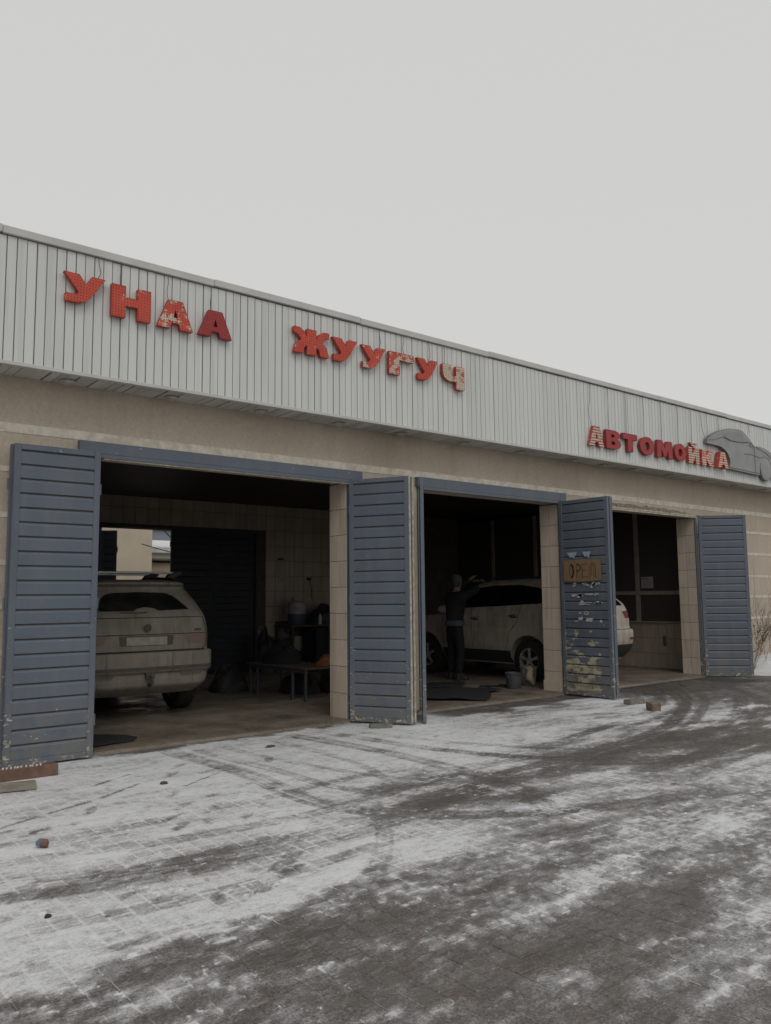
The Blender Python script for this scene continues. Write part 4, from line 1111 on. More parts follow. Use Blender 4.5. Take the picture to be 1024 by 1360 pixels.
class Shell:
    def __init__(s, me, root, mat):
        s.me = me; s.root = root
        me.materials.clear(); me.materials.append(mat)
        s.ob = link('body', me, root)
        bm = bmesh.new(); bm.from_mesh(me); s.bvh = BVHTree.FromBMesh(bm); bm.free()
    def patch(s, name, poly, axis, mat, off=0.004, grid=0.06, parent=None, rim=0.0):
        """a panel that follows the bodywork: outline given in the rear (x,z) or side (y,z) view"""
        bm = bmesh.new()
        bm.faces.new([bm.verts.new((p[0], p[1], 0)) for p in poly])
        lo = (min(p[0] for p in poly), min(p[1] for p in poly)); hi = (max(p[0] for p in poly), max(p[1] for p in poly))
        for a in (0, 1):
            k = math.floor(lo[a] / grid) * grid + grid
            while k < hi[a]:
                no = (1, 0, 0) if a == 0 else (0, 1, 0); co = (k, 0, 0) if a == 0 else (0, k, 0)
                bmesh.ops.bisect_plane(bm, geom=bm.verts[:] + bm.edges[:] + bm.faces[:], plane_co=co, plane_no=no); k += grid
        last = None
        for v in bm.verts:
            p, q = v.co.x, v.co.y
            if axis == 'rear': o, d = Vector((p, -3, q)), Vector((0, 1, 0))
            elif axis == 'left': o, d = Vector((-3, p, q)), Vector((1, 0, 0))
            else: o, d = Vector((3, p, q)), Vector((-1, 0, 0))
            hit = s.bvh.ray_cast(o, d)
            if hit[0] is None:
                v.co = (last[0] if last else Vector((p, 0, q)) if axis == 'rear' else Vector((0, p, q))); continue
            nn = hit[1] if hit[1].dot(d) < 0 else -hit[1]
            v.co = hit[0] + (nn * 0.6 - d * 0.4) * off; last = (hit[0],)
        bmesh.ops.recalc_face_normals(bm, faces=bm.faces)
        if rim:
            r_ = bmesh.ops.extrude_face_region(bm, geom=bm.faces[:])
            dd = Vector((0, -1, 0)) if axis == 'rear' else Vector((-1, 0, 0)) if axis == 'left' else Vector((1, 0, 0))
            for e in r_['geom']:
                if isinstance(e, bmesh.types.BMVert): e.co += dd * rim
            bmesh.ops.recalc_face_normals(bm, faces=bm.faces)
        me = bpy.data.meshes.new(name); bm.to_mesh(me); bm.free(); me.materials.append(mat)
        me.polygons.foreach_set('use_smooth', [True] * len(me.polygons))
        try: me.set_sharp_from_angle(angle=math.radians(50))
        except Exception: pass
        return link(name, me, parent if parent is not None else s.root)
    def seam(s, name, pts, axis, w=0.009, mat=None, parent=None, off=0.0022):
        """shut lines: a thin dark strip laid on the bodywork along a line"""
        dense = []
        for a, b in zip(pts[:-1], pts[1:]):
            L = math.hypot(b[0] - a[0], b[1] - a[1]); n_ = max(1, int(L / 0.05))
            dense += [(a[0] + (b[0] - a[0]) * k / n_, a[1] + (b[1] - a[1]) * k / n_) for k in range(n_)]
        dense.append(pts[-1]); P = []
        for p, q in dense:
            o, d = {'rear': (Vector((p, -3, q)), Vector((0, 1, 0))), 'left': (Vector((-3, p, q)), Vector((1, 0, 0))), 'right': (Vector((3, p, q)), Vector((-1, 0, 0)))}[axis]
            hit = s.bvh.ray_cast(o, d)
            if hit[0] is not None: P.append(hit[0] - d * off * 0)
        if len(P) > 1:
            return MB().tube(P, w / 2, 5).build(name, mat or M['seam'], parent if parent is not None else s.root)
def wheel(root, x, y, r, w, side, spokes=5):
    wl_ = empty('wheel', (x, y, r)); wl_.parent = root
    s_ = side
    pr = [(r * 0.62, -w / 2), (r * 0.90, -w / 2), (r * 0.97, -w * 0.42), (r, -w * 0.3), (r, w * 0.3), (r * 0.97, w * 0.42), (r * 0.90, w / 2), (r * 0.64, w / 2), (r * 0.62, w * 0.4), (r * 0.62, -w * 0.4), (r * 0.62, -w / 2)]
    MB().lathe(pr, 36, axis='x', cap=False).build('tyre', M['tyre'], wl_, smooth=True)
    rm = MB().lathe([(r * 0.66, -w * 0.45), (r * 0.66, w * 0.45), (r * 0.6, w * 0.47), (r * 0.55, w * 0.2), (r * 0.55, -w * 0.4), (r * 0.66, -w * 0.45)], 36, axis='x', cap=False)
    for k in range(spokes):
        a = 2 * math.pi * k / spokes + 0.3
        for d_ in (-0.09, 0.09):
            p0 = Vector((s_ * w * 0.40, math.cos(a) * r * 0.12, math.sin(a) * r * 0.12)); p1 = Vector((s_ * w * 0.40, math.cos(a + d_) * r * 0.62, math.sin(a + d_) * r * 0.62))
            rm.tube([p0, p1], [r * 0.06, r * 0.045], 6)
    rm.lathe([(r * 0.17, -0.02), (r * 0.17, 0.02)], 16, (s_ * w * 0.40, 0, 0), 'x')
    rm.build('rim', M['rim'], wl_, smooth=True)
    MB().lathe([(r * 0.54, 0.0), (r * 0.54, 0.01)], 24, (s_ * w * 0.1, 0, 0), 'x').build('brake', M['black_plastic'], wl_)
    return wl_

# --- muddy SUV in the first bay (seen from behind)
s1 = empty('muddy_car', (4.25, 10.02, FLOOR_Z), math.radians(-1.5))
tag(s1, 'mud-covered pale SUV with roof bars parked nose-in inside the left bay', 'car')
rows = [(0.30, 0.22, 4.35, 0.80, 0.18, 0.04, 0.1), (0.40, 0.07, 4.55, 0.87, 0.14, 0.05, 0.14), (0.47, 0.045, 4.62, 0.905, 0.13, 0.05, 0.16), (0.57, 0.04, 4.64, 0.925, 0.13, 0.05, 0.18), (0.62, 0.0, 4.66, 0.95, 0.13, 0.05, 0.18), (0.80, 0.0, 4.66, 0.955, 0.13, 0.05, 0.18),
        (0.842, 0.02, 4.64, 0.95, 0.12, 0.05, 0.18), (0.862, 0.085, 4.60, 0.925, 0.12, 0.045, 0.18), (1.0, 0.085, 4.50, 0.93, 0.12, 0.045, 0.18), (1.08, 0.09, 4.15, 0.93, 0.12, 0.045, 0.15), (1.15, 0.10, 3.60, 0.925, 0.12, 0.045, 0.12), (1.28, 0.125, 3.42, 0.905, 0.13, 0.05, 0.12),
        (1.36, 0.165, 3.30, 0.88, 0.14, 0.05, 0.12), (1.50, 0.27, 3.05, 0.825, 0.15, 0.06, 0.12), (1.62, 0.375, 2.80, 0.765, 0.16, 0.07, 0.12), (1.68, 0.40, 2.65, 0.725, 0.17, 0.07, 0.12), (1.72, 0.33, 2.52, 0.69, 0.16, 0.06, 0.1), (1.755, 0.36, 2.4, 0.64, 0.17, 0.06, 0.1), (1.785, 0.60, 2.2, 0.50, 0.22, 0.05, 0.08)]
me = car_loft(rows)
W1 = [(s_ * 0.9, y, 0.37) for s_ in (-1, 1) for y in (0.92, 3.74)]
me = cut_arches(me, W1, 0.44, 0.34)
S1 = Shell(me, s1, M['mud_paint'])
tg = S1.patch('rear_window', [(-0.58, 1.37), (-0.60, 1.42), (-0.53, 1.53), (-0.46, 1.585), (-0.36, 1.605), (0.0, 1.615), (0.32, 1.605), (0.43, 1.57), (0.52, 1.49), (0.62, 1.385), (0.18, 1.372), (0.13, 1.405), (0.0, 1.42), (-0.10, 1.40), (-0.15, 1.37)], 'rear', M['glass_dusty'], 0.004)
S1.seam('wiper', [(0.02, 1.35), (-0.12, 1.345), (-0.33, 1.352)], 'rear', 0.022, M['mud_dark'])
S1.seam('shut_line', [(-0.80, 1.285), (0.80, 1.285)], 'rear', 0.010)
S1.seam('shut_line', [(-0.84, 1.07), (0.84, 1.07)], 'rear', 0.010)
S1.seam('shut_line', [(0.80, 1.285), (0.845, 1.07), (0.835, 0.90), (0.78, 0.87)], 'rear', 0.012)
S1.seam('shut_line', [(-0.80, 1.285), (-0.845, 1.07), (-0.835, 0.90), (-0.78, 0.87)], 'rear', 0.012)
S1.seam('shut_line', [(-0.80, 0.852), (0.0, 0.852), (0.80, 0.852)], 'rear', 0.03)
for s_ in (-1, 1):
    S1.patch('tail_light', [(s_ * p, q) for p, q in ((0.50, 1.055), (0.83, 1.055), (0.82, 0.945), (0.58, 0.95), (0.55, 0.975))], 'rear', M['mud_light'], 0.006)
    S1.patch('tail_light', [(s_ * p, q) for p, q in ((0.862, 1.20), (0.90, 1.19), (0.908, 0.92), (0.865, 0.92))], 'rear', M['mud_light'], 0.006)
    S1.patch('bumper_insert', [(s_ * p, q) for p, q in ((0.42, 0.60), (0.76, 0.61), (0.74, 0.53), (0.46, 0.52))], 'rear', M['mud_mid'], 0.004)
S1.patch('bumper_strip', [(-0.90, 0.665), (0.90, 0.665), (0.88, 0.625), (-0.88, 0.625)], 'rear', M['mud_dark'], 0.005, rim=0.006)
pr_ = S1.patch('plate_recess', [(-0.36, 1.055), (0.36, 1.055), (0.35, 0.93), (-0.35, 0.93)], 'rear', M['mud_dark'], 0.003)
S1.patch('number_plate', [(-0.27, 1.04), (0.27, 1.04), (0.27, 0.935), (-0.27, 0.935)], 'rear', M['plate'], 0.006, rim=0.006)
S1.patch('badge', [(0.66, 1.13), (0.76, 1.13), (0.76, 1.10), (0.66, 1.10)], 'rear', M['mud_dark'], 0.004)
em = empty('emblem', (0.0, 0.075, 1.155)); em.parent = s1
MB().lathe([(0.045, 0), (0.048, -0.012), (0.040, -0.016), (0.038, -0.010)], 24, axis='y').build('ring', M['mud_dark'], em, smooth=True)
q1 = MB()
for k in (0, 2):
    pts = [(0, 0)] + [(0.026 * math.cos((k + j / 6) * math.pi / 2), 0.026 * math.sin((k + j / 6) * math.pi / 2)) for j in range(7)]
    q1.prism(pts, 'y', -0.016, -0.012)
q1.build('quarters', M['mud_dark'], em)
tow = MB().tube([(0.02, 0.25, 0.46), (0.02, 0.02, 0.44), (0.02, -0.05, 0.46), (0.02, -0.06, 0.53)], [0.028, 0.026, 0.022, 0.020], 8)
tow.lathe([(0.012, -0.028), (0.026, -0.01), (0.028, 0.004), (0.018, 0.022), (0.004, 0.028)], 12, (0.02, -0.06, 0.555))
tow.box((-0.035, -0.01, 0.52), (0.075, 0.05, 0.60)); tow.build('tow_hook', M['mud_dark'], s1, smooth=True)
for (x, y, z) in W1: wheel(s1, x * 0.885, y, 0.37, 0.26, 1 if x > 0 else -1)
MB().box((-0.70, 0.3, 0.32), (0.70, 4.2, 0.45)).build('underbody', M['black_plastic'], s1)
for s_ in (-1, 1):
    MB().tube([(s_ * 0.60, 0.66, 1.755), (s_ * 0.615, 0.80, 1.80), (s_ * 0.62, 1.4, 1.83), (s_ * 0.61, 2.1, 1.80), (s_ * 0.60, 2.3, 1.75)], 0.017, 8).build('roof_rail', M['black_plastic'], s1, smooth=True)
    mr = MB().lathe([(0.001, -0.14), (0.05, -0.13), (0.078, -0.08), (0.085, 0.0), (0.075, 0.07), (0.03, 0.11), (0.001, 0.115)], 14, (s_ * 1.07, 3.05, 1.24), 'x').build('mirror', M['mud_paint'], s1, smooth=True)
    MB().tube([(s_ * 0.85, 3.1, 1.19), (s_ * 1.02, 3.06, 1.21)], 0.02, 6).build('mirror_arm', M['black_plastic'], s1)
    S1.patch('side_window', [(0.55, 1.36), (3.05, 1.30), (2.75, 1.52), (2.35, 1.66), (0.75, 1.66)], 'left' if s_ < 0 else 'right', M['glass_dusty'], 0.004)
for y in (0.88, 1.75):
    rb = MB().box((-0.76, y - 0.03, 1.875), (0.76, y + 0.03, 1.905)).build('roof_bar', M['alu'], s1, bevel=0.008)
    for s_ in (-1, 1):
        MB().prism([(s_ * 0.80, 1.915), (s_ * 0.70, 1.912), (s_ * 0.60, 1.872), (s_ * 0.56, 1.82), (s_ * 0.65, 1.80), (s_ * 0.79, 1.87)], 'y', y - 0.045, y + 0.045).build('bar_foot', M['black_plastic'], rb, bevel=0.008)
MB().prism([(0.45, 1.78), (0.80, 1.62), (0.84, 1.66), (0.84, 1.80), (0.66, 1.84)], 'y', 1.3, 1.36).build('bracket', M['black_plastic'], s1)

# --- white SUV in the third bay (seen from its left side through the second bay)
s2 = empty('white_car', (12.12, 8.86, FLOOR_Z), 0.0)
tag(s2, 'white SUV with dark windows parked nose-in behind the tiled middle pier', 'car')
rows = [(0.28, 0.20, 4.45, 0.80, 0.2, 0.05, 0.12), (0.42, 0.02, 4.60, 0.89, 0.18, 0.06, 0.2), (0.56, -0.10, 4.68, 0.94, 0.18, 0.07, 0.25), (0.68, -0.15, 4.70, 0.955, 0.18, 0.08, 0.25), (0.82, -0.16, 4.70, 0.96, 0.18, 0.08, 0.25), (0.89, -0.14, 4.68, 0.96, 0.16, 0.08, 0.25), (0.93, -0.07, 4.62, 0.955, 0.15, 0.07, 0.25),
        (1.05, -0.06, 4.40, 0.96, 0.15, 0.07, 0.25), (1.14, -0.05, 3.95, 0.955, 0.15, 0.07, 0.2), (1.20, -0.04, 3.45, 0.95, 0.15, 0.07, 0.2), (1.32, 0.0, 3.30, 0.925, 0.17, 0.07, 0.18), (1.38, 0.04, 3.20, 0.90, 0.17, 0.07, 0.18), (1.52, 0.18, 2.98, 0.82, 0.2, 0.08, 0.16), (1.68, 0.36, 2.72, 0.745, 0.22, 0.08, 0.15), (1.76, 0.28, 2.56, 0.70, 0.24, 0.08, 0.14), (1.81, 0.38, 2.35, 0.61, 0.26, 0.08, 0.12), (1.835, 0.65, 2.1, 0.45, 0.25, 0.05, 0.1)]
me = car_loft(rows)
W2 = [(s_ * 0.92, y, 0.37) for s_ in (-1, 1) for y in (0.90, 3.60)]
me = cut_arches(me, W2, 0.45, 0.36)
S2 = Shell(me, s2, M['white_paint'])
S2.patch('side_window', [(0.52, 1.50), (0.62, 1.385), (1.6, 1.335), (2.6, 1.30), (3.02, 1.285), (2.78, 1.50), (2.45, 1.665), (1.9, 1.72), (1.2, 1.72), (0.75, 1.66)], 'left', M['glass'], 0.004)
S2.patch('side_window', [(0.52, 1.50), (0.62, 1.385), (1.6, 1.335), (2.6, 1.30), (3.02, 1.285), (2.78, 1.50), (2.45, 1.665), (1.9, 1.72), (1.2, 1.72), (0.75, 1.66)], 'right', M['glass'], 0.004)
S2.patch('rear_window', [(-0.68, 1.33), (0.68, 1.33), (0.58, 1.64), (-0.58, 1.64)], 'rear', M['glass'], 0.004)
S2.patch('sill', [(1.35, 0.53), (3.12, 0.53), (3.12, 0.31), (1.35, 0.31)], 'left', M['black_plastic'], 0.006, rim=0.01)
S2.patch('bumper_skirt', [(-0.88, 0.64), (0.88, 0.64), (0.84, 0.40), (-0.84, 0.40)], 'rear', M['black_plastic'], 0.006, rim=0.006)
for s_ in (-1, 1):
    S2.patch('tail_light', [(s_ * p, q) for p, q in ((0.60, 1.22), (0.86, 1.24), (0.90, 1.10), (0.68, 1.10))], 'rear', M['lamp_red'], 0.006)
    S2.patch('reflector', [(s_ * p, q) for p, q in ((0.66, 0.76), (0.80, 0.76), (0.80, 0.72), (0.66, 0.72))], 'rear', M['lamp_red'], 0.005)
S2.patch('plate_recess', [(-0.30, 1.05), (0.30, 1.05), (0.28, 0.93), (-0.28, 0.93)], 'rear', M['plate'], 0.006)
S2.seam('shut_line', [(-0.84, 0.905), (0.84, 0.905)], 'rear', 0.012)
S2.seam('shut_line', [(1.42, 0.56), (1.35, 0.85), (1.15, 1.05), (1.05, 1.36)], 'left', 0.010)
S2.seam('shut_line', [(2.28, 0.55), (2.30, 1.32)], 'left', 0.010)
S2.seam('shut_line', [(3.08, 0.58), (3.15, 1.0), (3.02, 1.28)], 'left', 0.010)
for y, z in ((1.22, 1.16), (2.18, 1.11)):
    hit = S2.bvh.ray_cast(Vector((-3, y, z)), Vector((1, 0, 0)))[0]
    hx = hit.x if hit else -0.94
    MB().tube([(hx, y - 0.11, z), (hx - 0.045, y - 0.08, z + 0.005), (hx - 0.045, y + 0.08, z), (hx, y + 0.11, z - 0.005)], 0.016, 8).build('door_handle', M['chrome'], s2, smooth=True)
    S2.patch('handle_cup', [(y - 0.07, z - 0.035), (y + 0.07, z - 0.04), (y + 0.08, z + 0.02), (y - 0.08, z + 0.03)], 'left', M['black_plastic'], 0.002)
for s_ in (-1, 1):
    MB().lathe([(0.001, -0.13), (0.05, -0.12), (0.075, -0.06), (0.08, 0.0), (0.07, 0.06), (0.03, 0.1), (0.001, 0.105)], 14, (s_ * 1.08, 2.92, 1.28), 'x').build('mirror', M['white_paint'], s2, smooth=True)
    MB().tube([(s_ * 0.86, 2.95, 1.24), (s_ * 1.03, 2.93, 1.25)], 0.02, 6).build('mirror_arm', M['black_plastic'], s2)
    MB().tube([(s_ * 0.57, 0.70, 1.81), (s_ * 0.60, 0.85, 1.855), (s_ * 0.60, 1.5, 1.88), (s_ * 0.58, 2.2, 1.85), (s_ * 0.56, 2.4, 1.80)], 0.016, 8).build('roof_rail', M['black_plastic'], s2, smooth=True)
for (x, y, z) in W2: wheel(s2, x * 0.885, y, 0.37, 0.25, 1 if x > 0 else -1, 5)
MB().box((-0.70, 0.45, 0.30), (0.70, 4.2, 0.45)).build('underbody', M['black_plastic'], s2)

# ------------------------------------------------------------------ the washer
def skin(name, chain, mat, parent, sub=2):
    """chain: list of (point, radius or (rx,ry), parent index)"""
    me = bpy.data.meshes.new(name)
    me.from_pydata([c_[0] for c_ in chain], [(c_[2], i) for i, c_ in enumerate(chain) if c_[2] >= 0], [])
    o = link(name, me, parent); me.materials.append(mat)
    o.modifiers.new('skin', 'SKIN').use_smooth_shade = True
    if not me.skin_vertices: 
        bm = bmesh.new(); bm.from_mesh(me); bm.verts.layers.skin.verify(); bm.to_mesh(me); bm.free()
    sv = me.skin_vertices[0].data
    for i, c_ in enumerate(chain):
        r = c_[1] if isinstance(c_[1], tuple) else (c_[1], c_[1])
        sv[i].radius = r; sv[i].use_root = (i == 0)
    ss = o.modifiers.new('sub', 'SUBSURF'); ss.levels = sub; ss.render_levels = sub
    return o
per = empty('person', (10.52, 10.95, FLOOR_Z), 0)
tag(per, 'person in dark jacket and cap reaching up to wipe the white car roof', 'person')
# local axes: +x towards the car
arm_r = [((0.06, 0.0, 1.60), None)]
def body_chain(extra=0.0, which='all'):
    C_ = []
    def a(p, r, par):
        rr_ = tuple(q + extra for q in r) if isinstance(r, tuple) else r + extra
        C_.append((p, rr_, par)); return len(C_) - 1
    return C_, a
C_, a = body_chain()
pel = a((0.0, 0, 0.98), (0.085, 0.095), -1)
wst = a((0.01, 0, 1.15), (0.115, 0.14), pel); chs = a((0.03, 0, 1.38), (0.13, 0.175), wst); upc = a((0.04, 0, 1.52), (0.10, 0.15), chs)
nk = a((0.06, 0, 1.62), 0.055, upc); hd0 = a((0.075, 0, 1.70), 0.075, nk); hd1 = a((0.085, 0, 1.78), 0.092, hd0); hd2 = a((0.075, 0, 1.86), 0.075, hd1)
ns_ = a((0.175, 0, 1.765), 0.016, hd1)
hands = []
for s_, sh, el, wr in ((-1, (0.07, -0.20, 1.53), (0.36, -0.20, 1.62), (0.56, -0.10, 1.70)), (1, (0.09, 0.20, 1.54), (0.40, 0.24, 1.70), (0.66, 0.22, 1.86))):
    i0 = a(sh, 0.062, upc); i1 = a(el, 0.045, i0); i2 = a(wr, 0.028, i1)
    d = (Vector(wr) - Vector(el)).normalized(); pm = Vector(wr) + d * 0.07
    i3 = a(tuple(pm), (0.016, 0.036), i2)
    for k, (off_, ln_) in enumerate(((-0.028, 0.060), (-0.010, 0.075), (0.010, 0.070), (0.027, 0.055))):
        b0 = pm + Vector((0, off_, 0)) + d * 0.02
        j = a(tuple(b0), 0.009, i3); j = a(tuple(b0 + d * ln_ * 0.55 + Vector((0, 0, -0.004))), 0.0085, j); a(tuple(b0 + d * ln_ + Vector((0, 0, -0.022))), 0.0075, j)
    th = Vector(wr) + d * 0.025 + Vector((0, -s_ * 0.03, 0)); j = a(tuple(th), 0.011, i2); a(tuple(th + d * 0.045 + Vector((0, -s_ * 0.03, -0.005))), 0.009, j)
    hands.append((pm, d))
for s_, kn, an, toe in ((-1, (0.03, -0.12, 0.52), (-0.03, -0.13, 0.09), (0.13, -0.15, 0.04)), (1, (0.06, 0.13, 0.52), (0.05, 0.15, 0.09), (0.21, 0.18, 0.04))):
    h = a((0.0, s_ * 0.09, 0.84), 0.062, pel); k_ = a(kn, 0.058, h); an_ = a(an, 0.042, k_); a(toe, 0.040, an_)
body = skin('body', C_, M['skin'], per)
C_, a = body_chain()
j0 = a((0.0, 0, 0.93), (0.165, 0.19), -1); j1 = a((0.01, 0, 1.15), (0.155, 0.18), j0); j2 = a((0.03, 0, 1.38), (0.165, 0.21), j1); j3 = a((0.045, 0, 1.545), (0.115, 0.17), j2); j4 = a((0.06, 0, 1.64), (0.072, 0.075), j3)
for sh, el, wr in (((0.07, -0.21, 1.53), (0.36, -0.20, 1.62), (0.54, -0.11, 1.69)), ((0.09, 0.21, 1.54), (0.40, 0.24, 1.70), (0.63, 0.222, 1.845))):
    i0 = a(sh, 0.085, j3); i1 = a(el, 0.066, i0); a(wr, 0.045, i1)
skin('jacket', C_, M['jacket'], per)
C_, a = body_chain()
t00 = a((0.0, 0, 1.10), (0.13, 0.155), -1); t0 = a((0.0, 0, 0.95), (0.145, 0.17), t00)
for s_, kn, an in ((-1, (0.03, -0.12, 0.52), (-0.03, -0.13, 0.11)), (1, (0.06, 0.13, 0.52), (0.05, 0.15, 0.11))):
    h = a((0.005, s_ * 0.10, 0.82), 0.108, t0); k_ = a(kn, 0.080, h); a(an, 0.066, k_)
skin('trousers', C_, M['trousers'], per)
MB().lathe([(0.17, 0.0), (0.178, 0.02), (0.178, 0.085), (0.168, 0.10)], 24, (0.0, 0, 0.985), wob=lambda a_, h: 1.0 + 0.13 * math.sin(a_) ** 2).build('jacket_hem', M['hem'], per, smooth=True)
MB().lathe([(0.070, -0.11), (0.088, -0.06), (0.096, 0.02), (0.09, 0.05)], 18, (0.045, 0, 1.80)).build('hair', M['black_plastic'], per, smooth=True)
MB().lathe([(0.104, 0.0), (0.108, 0.03), (0.102, 0.08), (0.07, 0.125), (0.01, 0.14)], 20, (0.072, 0, 1.795)).build('cap', M['cap_grey'], per, smooth=True)
for s_, y0 in ((-1, -0.13), (1, 0.15)):
    x0 = -0.03 if s_ < 0 else 0.05
    MB().prism([(x0 - 0.07, 0.0), (x0 + 0.21, 0.0), (x0 + 0.22, 0.04), (x0 + 0.14, 0.085), (x0 + 0.05, 0.14), (x0 - 0.065, 0.14)], 'y', y0 - 0.05, y0 + 0.05).build('boot', M['black_plastic'], per, bevel=0.015)
for s_ in (-1, 1):
    MB().lathe([(0.006, -0.004), (0.011, 0.0), (0.004, 0.008)], 8, (0.165, s_ * 0.033, 1.785), 'x').build('eye', M['black_plastic'], per)
rg = MB()
for i in range(7):
    for j in range(7): rg.v.append((-0.1 + i * 0.034 + random.uniform(-.01, .01), -0.1 + j * 0.032 + random.uniform(-.01, .01), random.uniform(0, 0.025) - 0.05 * (abs(i - 3) / 3) ** 2))
for i in range(6):
    for j in range(6): rg.f.append((i * 7 + j, (i + 1) * 7 + j, (i + 1) * 7 + j + 1, i * 7 + j + 1)); rg.m.append(0)
tag(rg.build('cleaning_rag', M['rag'], None, (11.40, 11.19, 1.875), smooth=True), 'pale cleaning rag under the raised hand on the white car roof', 'rag')

# ------------------------------------------------------------------ buckets, mats, hose, bench and odds inside
def bucket(loc, r0, r1, h, mat, label):
    o = empty('bucket', loc); tag(o, label, 'bucket', 'buckets on the wash floor')
    MB().lathe([(r0, 0.0), (r1 * 0.985, h * 0.93), (r1 + 0.008, h * 0.93), (r1 + 0.008, h), (r1 - 0.006, h), (r0 - 0.008, 0.02), (0.01, 0.02)], 28).build('pail', M[mat], o, smooth=True)
    MB().tube([(math.cos(q) * (r1 + .005), math.sin(q) * 0.03 - 0.02, h - 0.03 - abs(math.sin(q)) * h * 0.45) for q in [math.pi * k / 12 for k in range(13)]], 0.004, 5).build('handle', M['rim'], o)
    return o
bucket((10.24, 9.27, FLOOR_Z), 0.115, 0.15, 0.26, 'bucket', 'plain grey bucket standing beside the black mats')
bucket((10.78, 9.42, FLOOR_Z), 0.11, 0.145, 0.32, 'bucket_w', 'pale bucket with a rag, tucked behind the tiled pier')
rg = MB(); rr = random.Random(3)
pts = [(10.64 + 0.03 * math.sin(k * 1.3), 9.30 - 0.012 * k, FLOOR_Z + 0.32 - 0.045 * k) for k in range(7)]
rg.tube(pts, [0.05, 0.06, 0.055, 0.06, 0.065, 0.05, 0.03], 9)
tag(rg.build('wet_rag', M['rag'], smooth=True), 'cream rag hanging over the pale bucket', 'rag')

def mat_obj(name, outline, z, th, label, cat='mat', wob=0.02, group='black rubber mats on the wash floor'):
    bm = bmesh.new(); bm.faces.new([bm.verts.new((p[0], p[1], 0)) for p in outline])
    for a_ in (0, 1):
        lo = min(p[a_] for p in outline); hi = max(p[a_] for p in outline); k = lo + 0.08
        while k < hi:
            bmesh.ops.bisect_plane(bm, geom=bm.verts[:] + bm.edges[:] + bm.faces[:], plane_co=(k, 0, 0) if a_ == 0 else (0, k, 0), plane_no=(1, 0, 0) if a_ == 0 else (0, 1, 0)); k += 0.08
    for v in bm.verts:
        v.co.z = z + wob * float(vnoise(np.array([v.co.x * 3.1]), np.array([v.co.y * 3.1]), 77)[0])
    r = bmesh.ops.extrude_face_region(bm, geom=bm.faces[:])
    for e in r['geom']:
        if isinstance(e, bmesh.types.BMVert): e.co.z += th
    bmesh.ops.recalc_face_normals(bm, faces=bm.faces)
    me = bpy.data.meshes.new(name); bm.to_mesh(me); bm.free(); me.materials.append(M['rubber'])
    o = link(name, me); tag(o, label, cat, group); return o
mat_obj('rubber_mat', [(3.05, 8.55), (3.52, 8.66), (3.62, 8.82), (3.58, 9.05), (3.42, 9.22), (3.10, 9.45), (2.98, 9.2)], FLOOR_Z + 0.002, 0.012, 'black rubber mat on the floor beside the leftmost door panel')
mat_obj('rubber_mat', [(8.10, 9.05), (8.68, 8.40), (9.02, 8.62), (9.40, 9.05), (9.78, 9.12), (9.85, 9.45), (9.35, 9.75), (8.85, 10.15), (8.3, 9.7)], FLOOR_Z + 0.004, 0.02, 'large crumpled black mat in front of the white car', wob=0.05)
mat_obj('rubber_mat', [(9.05, 10.3), (9.75, 10.0), (10.05, 10.22), (9.95, 10.65), (9.4, 10.95)], FLOOR_Z + 0.003, 0.014, 'smaller black mat behind the crumpled one near the person', wob=0.04)
hs = MB().tube([(10.42 - 0.5 * k / 20, 9.55 + 0.22 * k / 20 + 0.06 * math.sin(k * 0.5), FLOOR_Z + 0.022) for k in range(21)], 0.018, 7)
tag(hs.build('wash_hose', M['rubber'], smooth=True), 'short black hose on the floor left of the grey bucket', 'hose')

bn = empty('low_bench', (7.05, 11.0, FLOOR_Z)); tag(bn, 'low dark bench with thin legs inside the left bay', 'bench')
for k in range(3): MB().box((-0.35 + k * 0.225, -0.85, 0.46), (-0.135 + k * 0.225, 0.88, 0.49)).build('plank', M['dark_wood'], bn, bevel=0.004)
for x, y in ((-0.31, -0.80), (0.29, -0.80), (-0.31, 0.82), (0.29, 0.82), (-0.31, -0.45), (-0.31, 0.60)):
    MB().box((x - 0.018, y - 0.018, 0), (x + 0.018, y + 0.018, 0.458)).build('leg', M['dark_steel'], bn)
MB().box((-0.33, -0.78, 0.41), (-0.31 + 0.0, 0.80, 0.455)).build('stretcher', M['dark_steel'], bn)
def heap(name, loc, size, mat, seed, label, cat):
    r_ = random.Random(seed); mb = MB(); nu, nv = 22, 12
    for j in range(nv + 1):
        for i in range(nu):
            a_ = 2 * math.pi * i / nu; b = (j / nv) * math.pi * 0.5
            k = 0.78 + 0.35 * float(vnoise(np.array([math.cos(a_) * 2 + seed]), np.array([math.sin(a_) * 2 + b * 3]), seed)[0]) + r_.uniform(-.03, .03)
            mb.v.append((math.cos(a_) * math.cos(b) * size[0] * k, math.sin(a_) * math.cos(b) * size[1] * k, math.sin(b) * size[2] * k))
    for j in range(nv):
        for i in range(nu):
            mb.f.append((j * nu + i, j * nu + (i + 1) % nu, (j + 1) * nu + (i + 1) % nu, (j + 1) * nu + i)); mb.m.append(0)
    mb.f.append(tuple(range(nu - 1, -1, -1))); mb.m.append(0)
    return tag(mb.build(name, M[mat], None, loc, smooth=True), label, cat)
heap('jacket_heap', (7.02, 11.35, FLOOR_Z + 0.491), (0.30, 0.38, 0.30), 'jacket', 3, 'crumpled black jacket lying on the low bench', 'jacket')
heap('black_bag', (6.62, 12.35, FLOOR_Z + 0.001), (0.34, 0.30, 0.42), 'black_plastic', 23, 'black bag on the floor behind the far end of the bench', 'bag')
heap('dark_sacking', (7.35, 11.25, FLOOR_Z + 0.001), (0.30, 0.45, 0.34), 'jacket', 29, 'dark sacking pushed under the low bench', 'sacking')
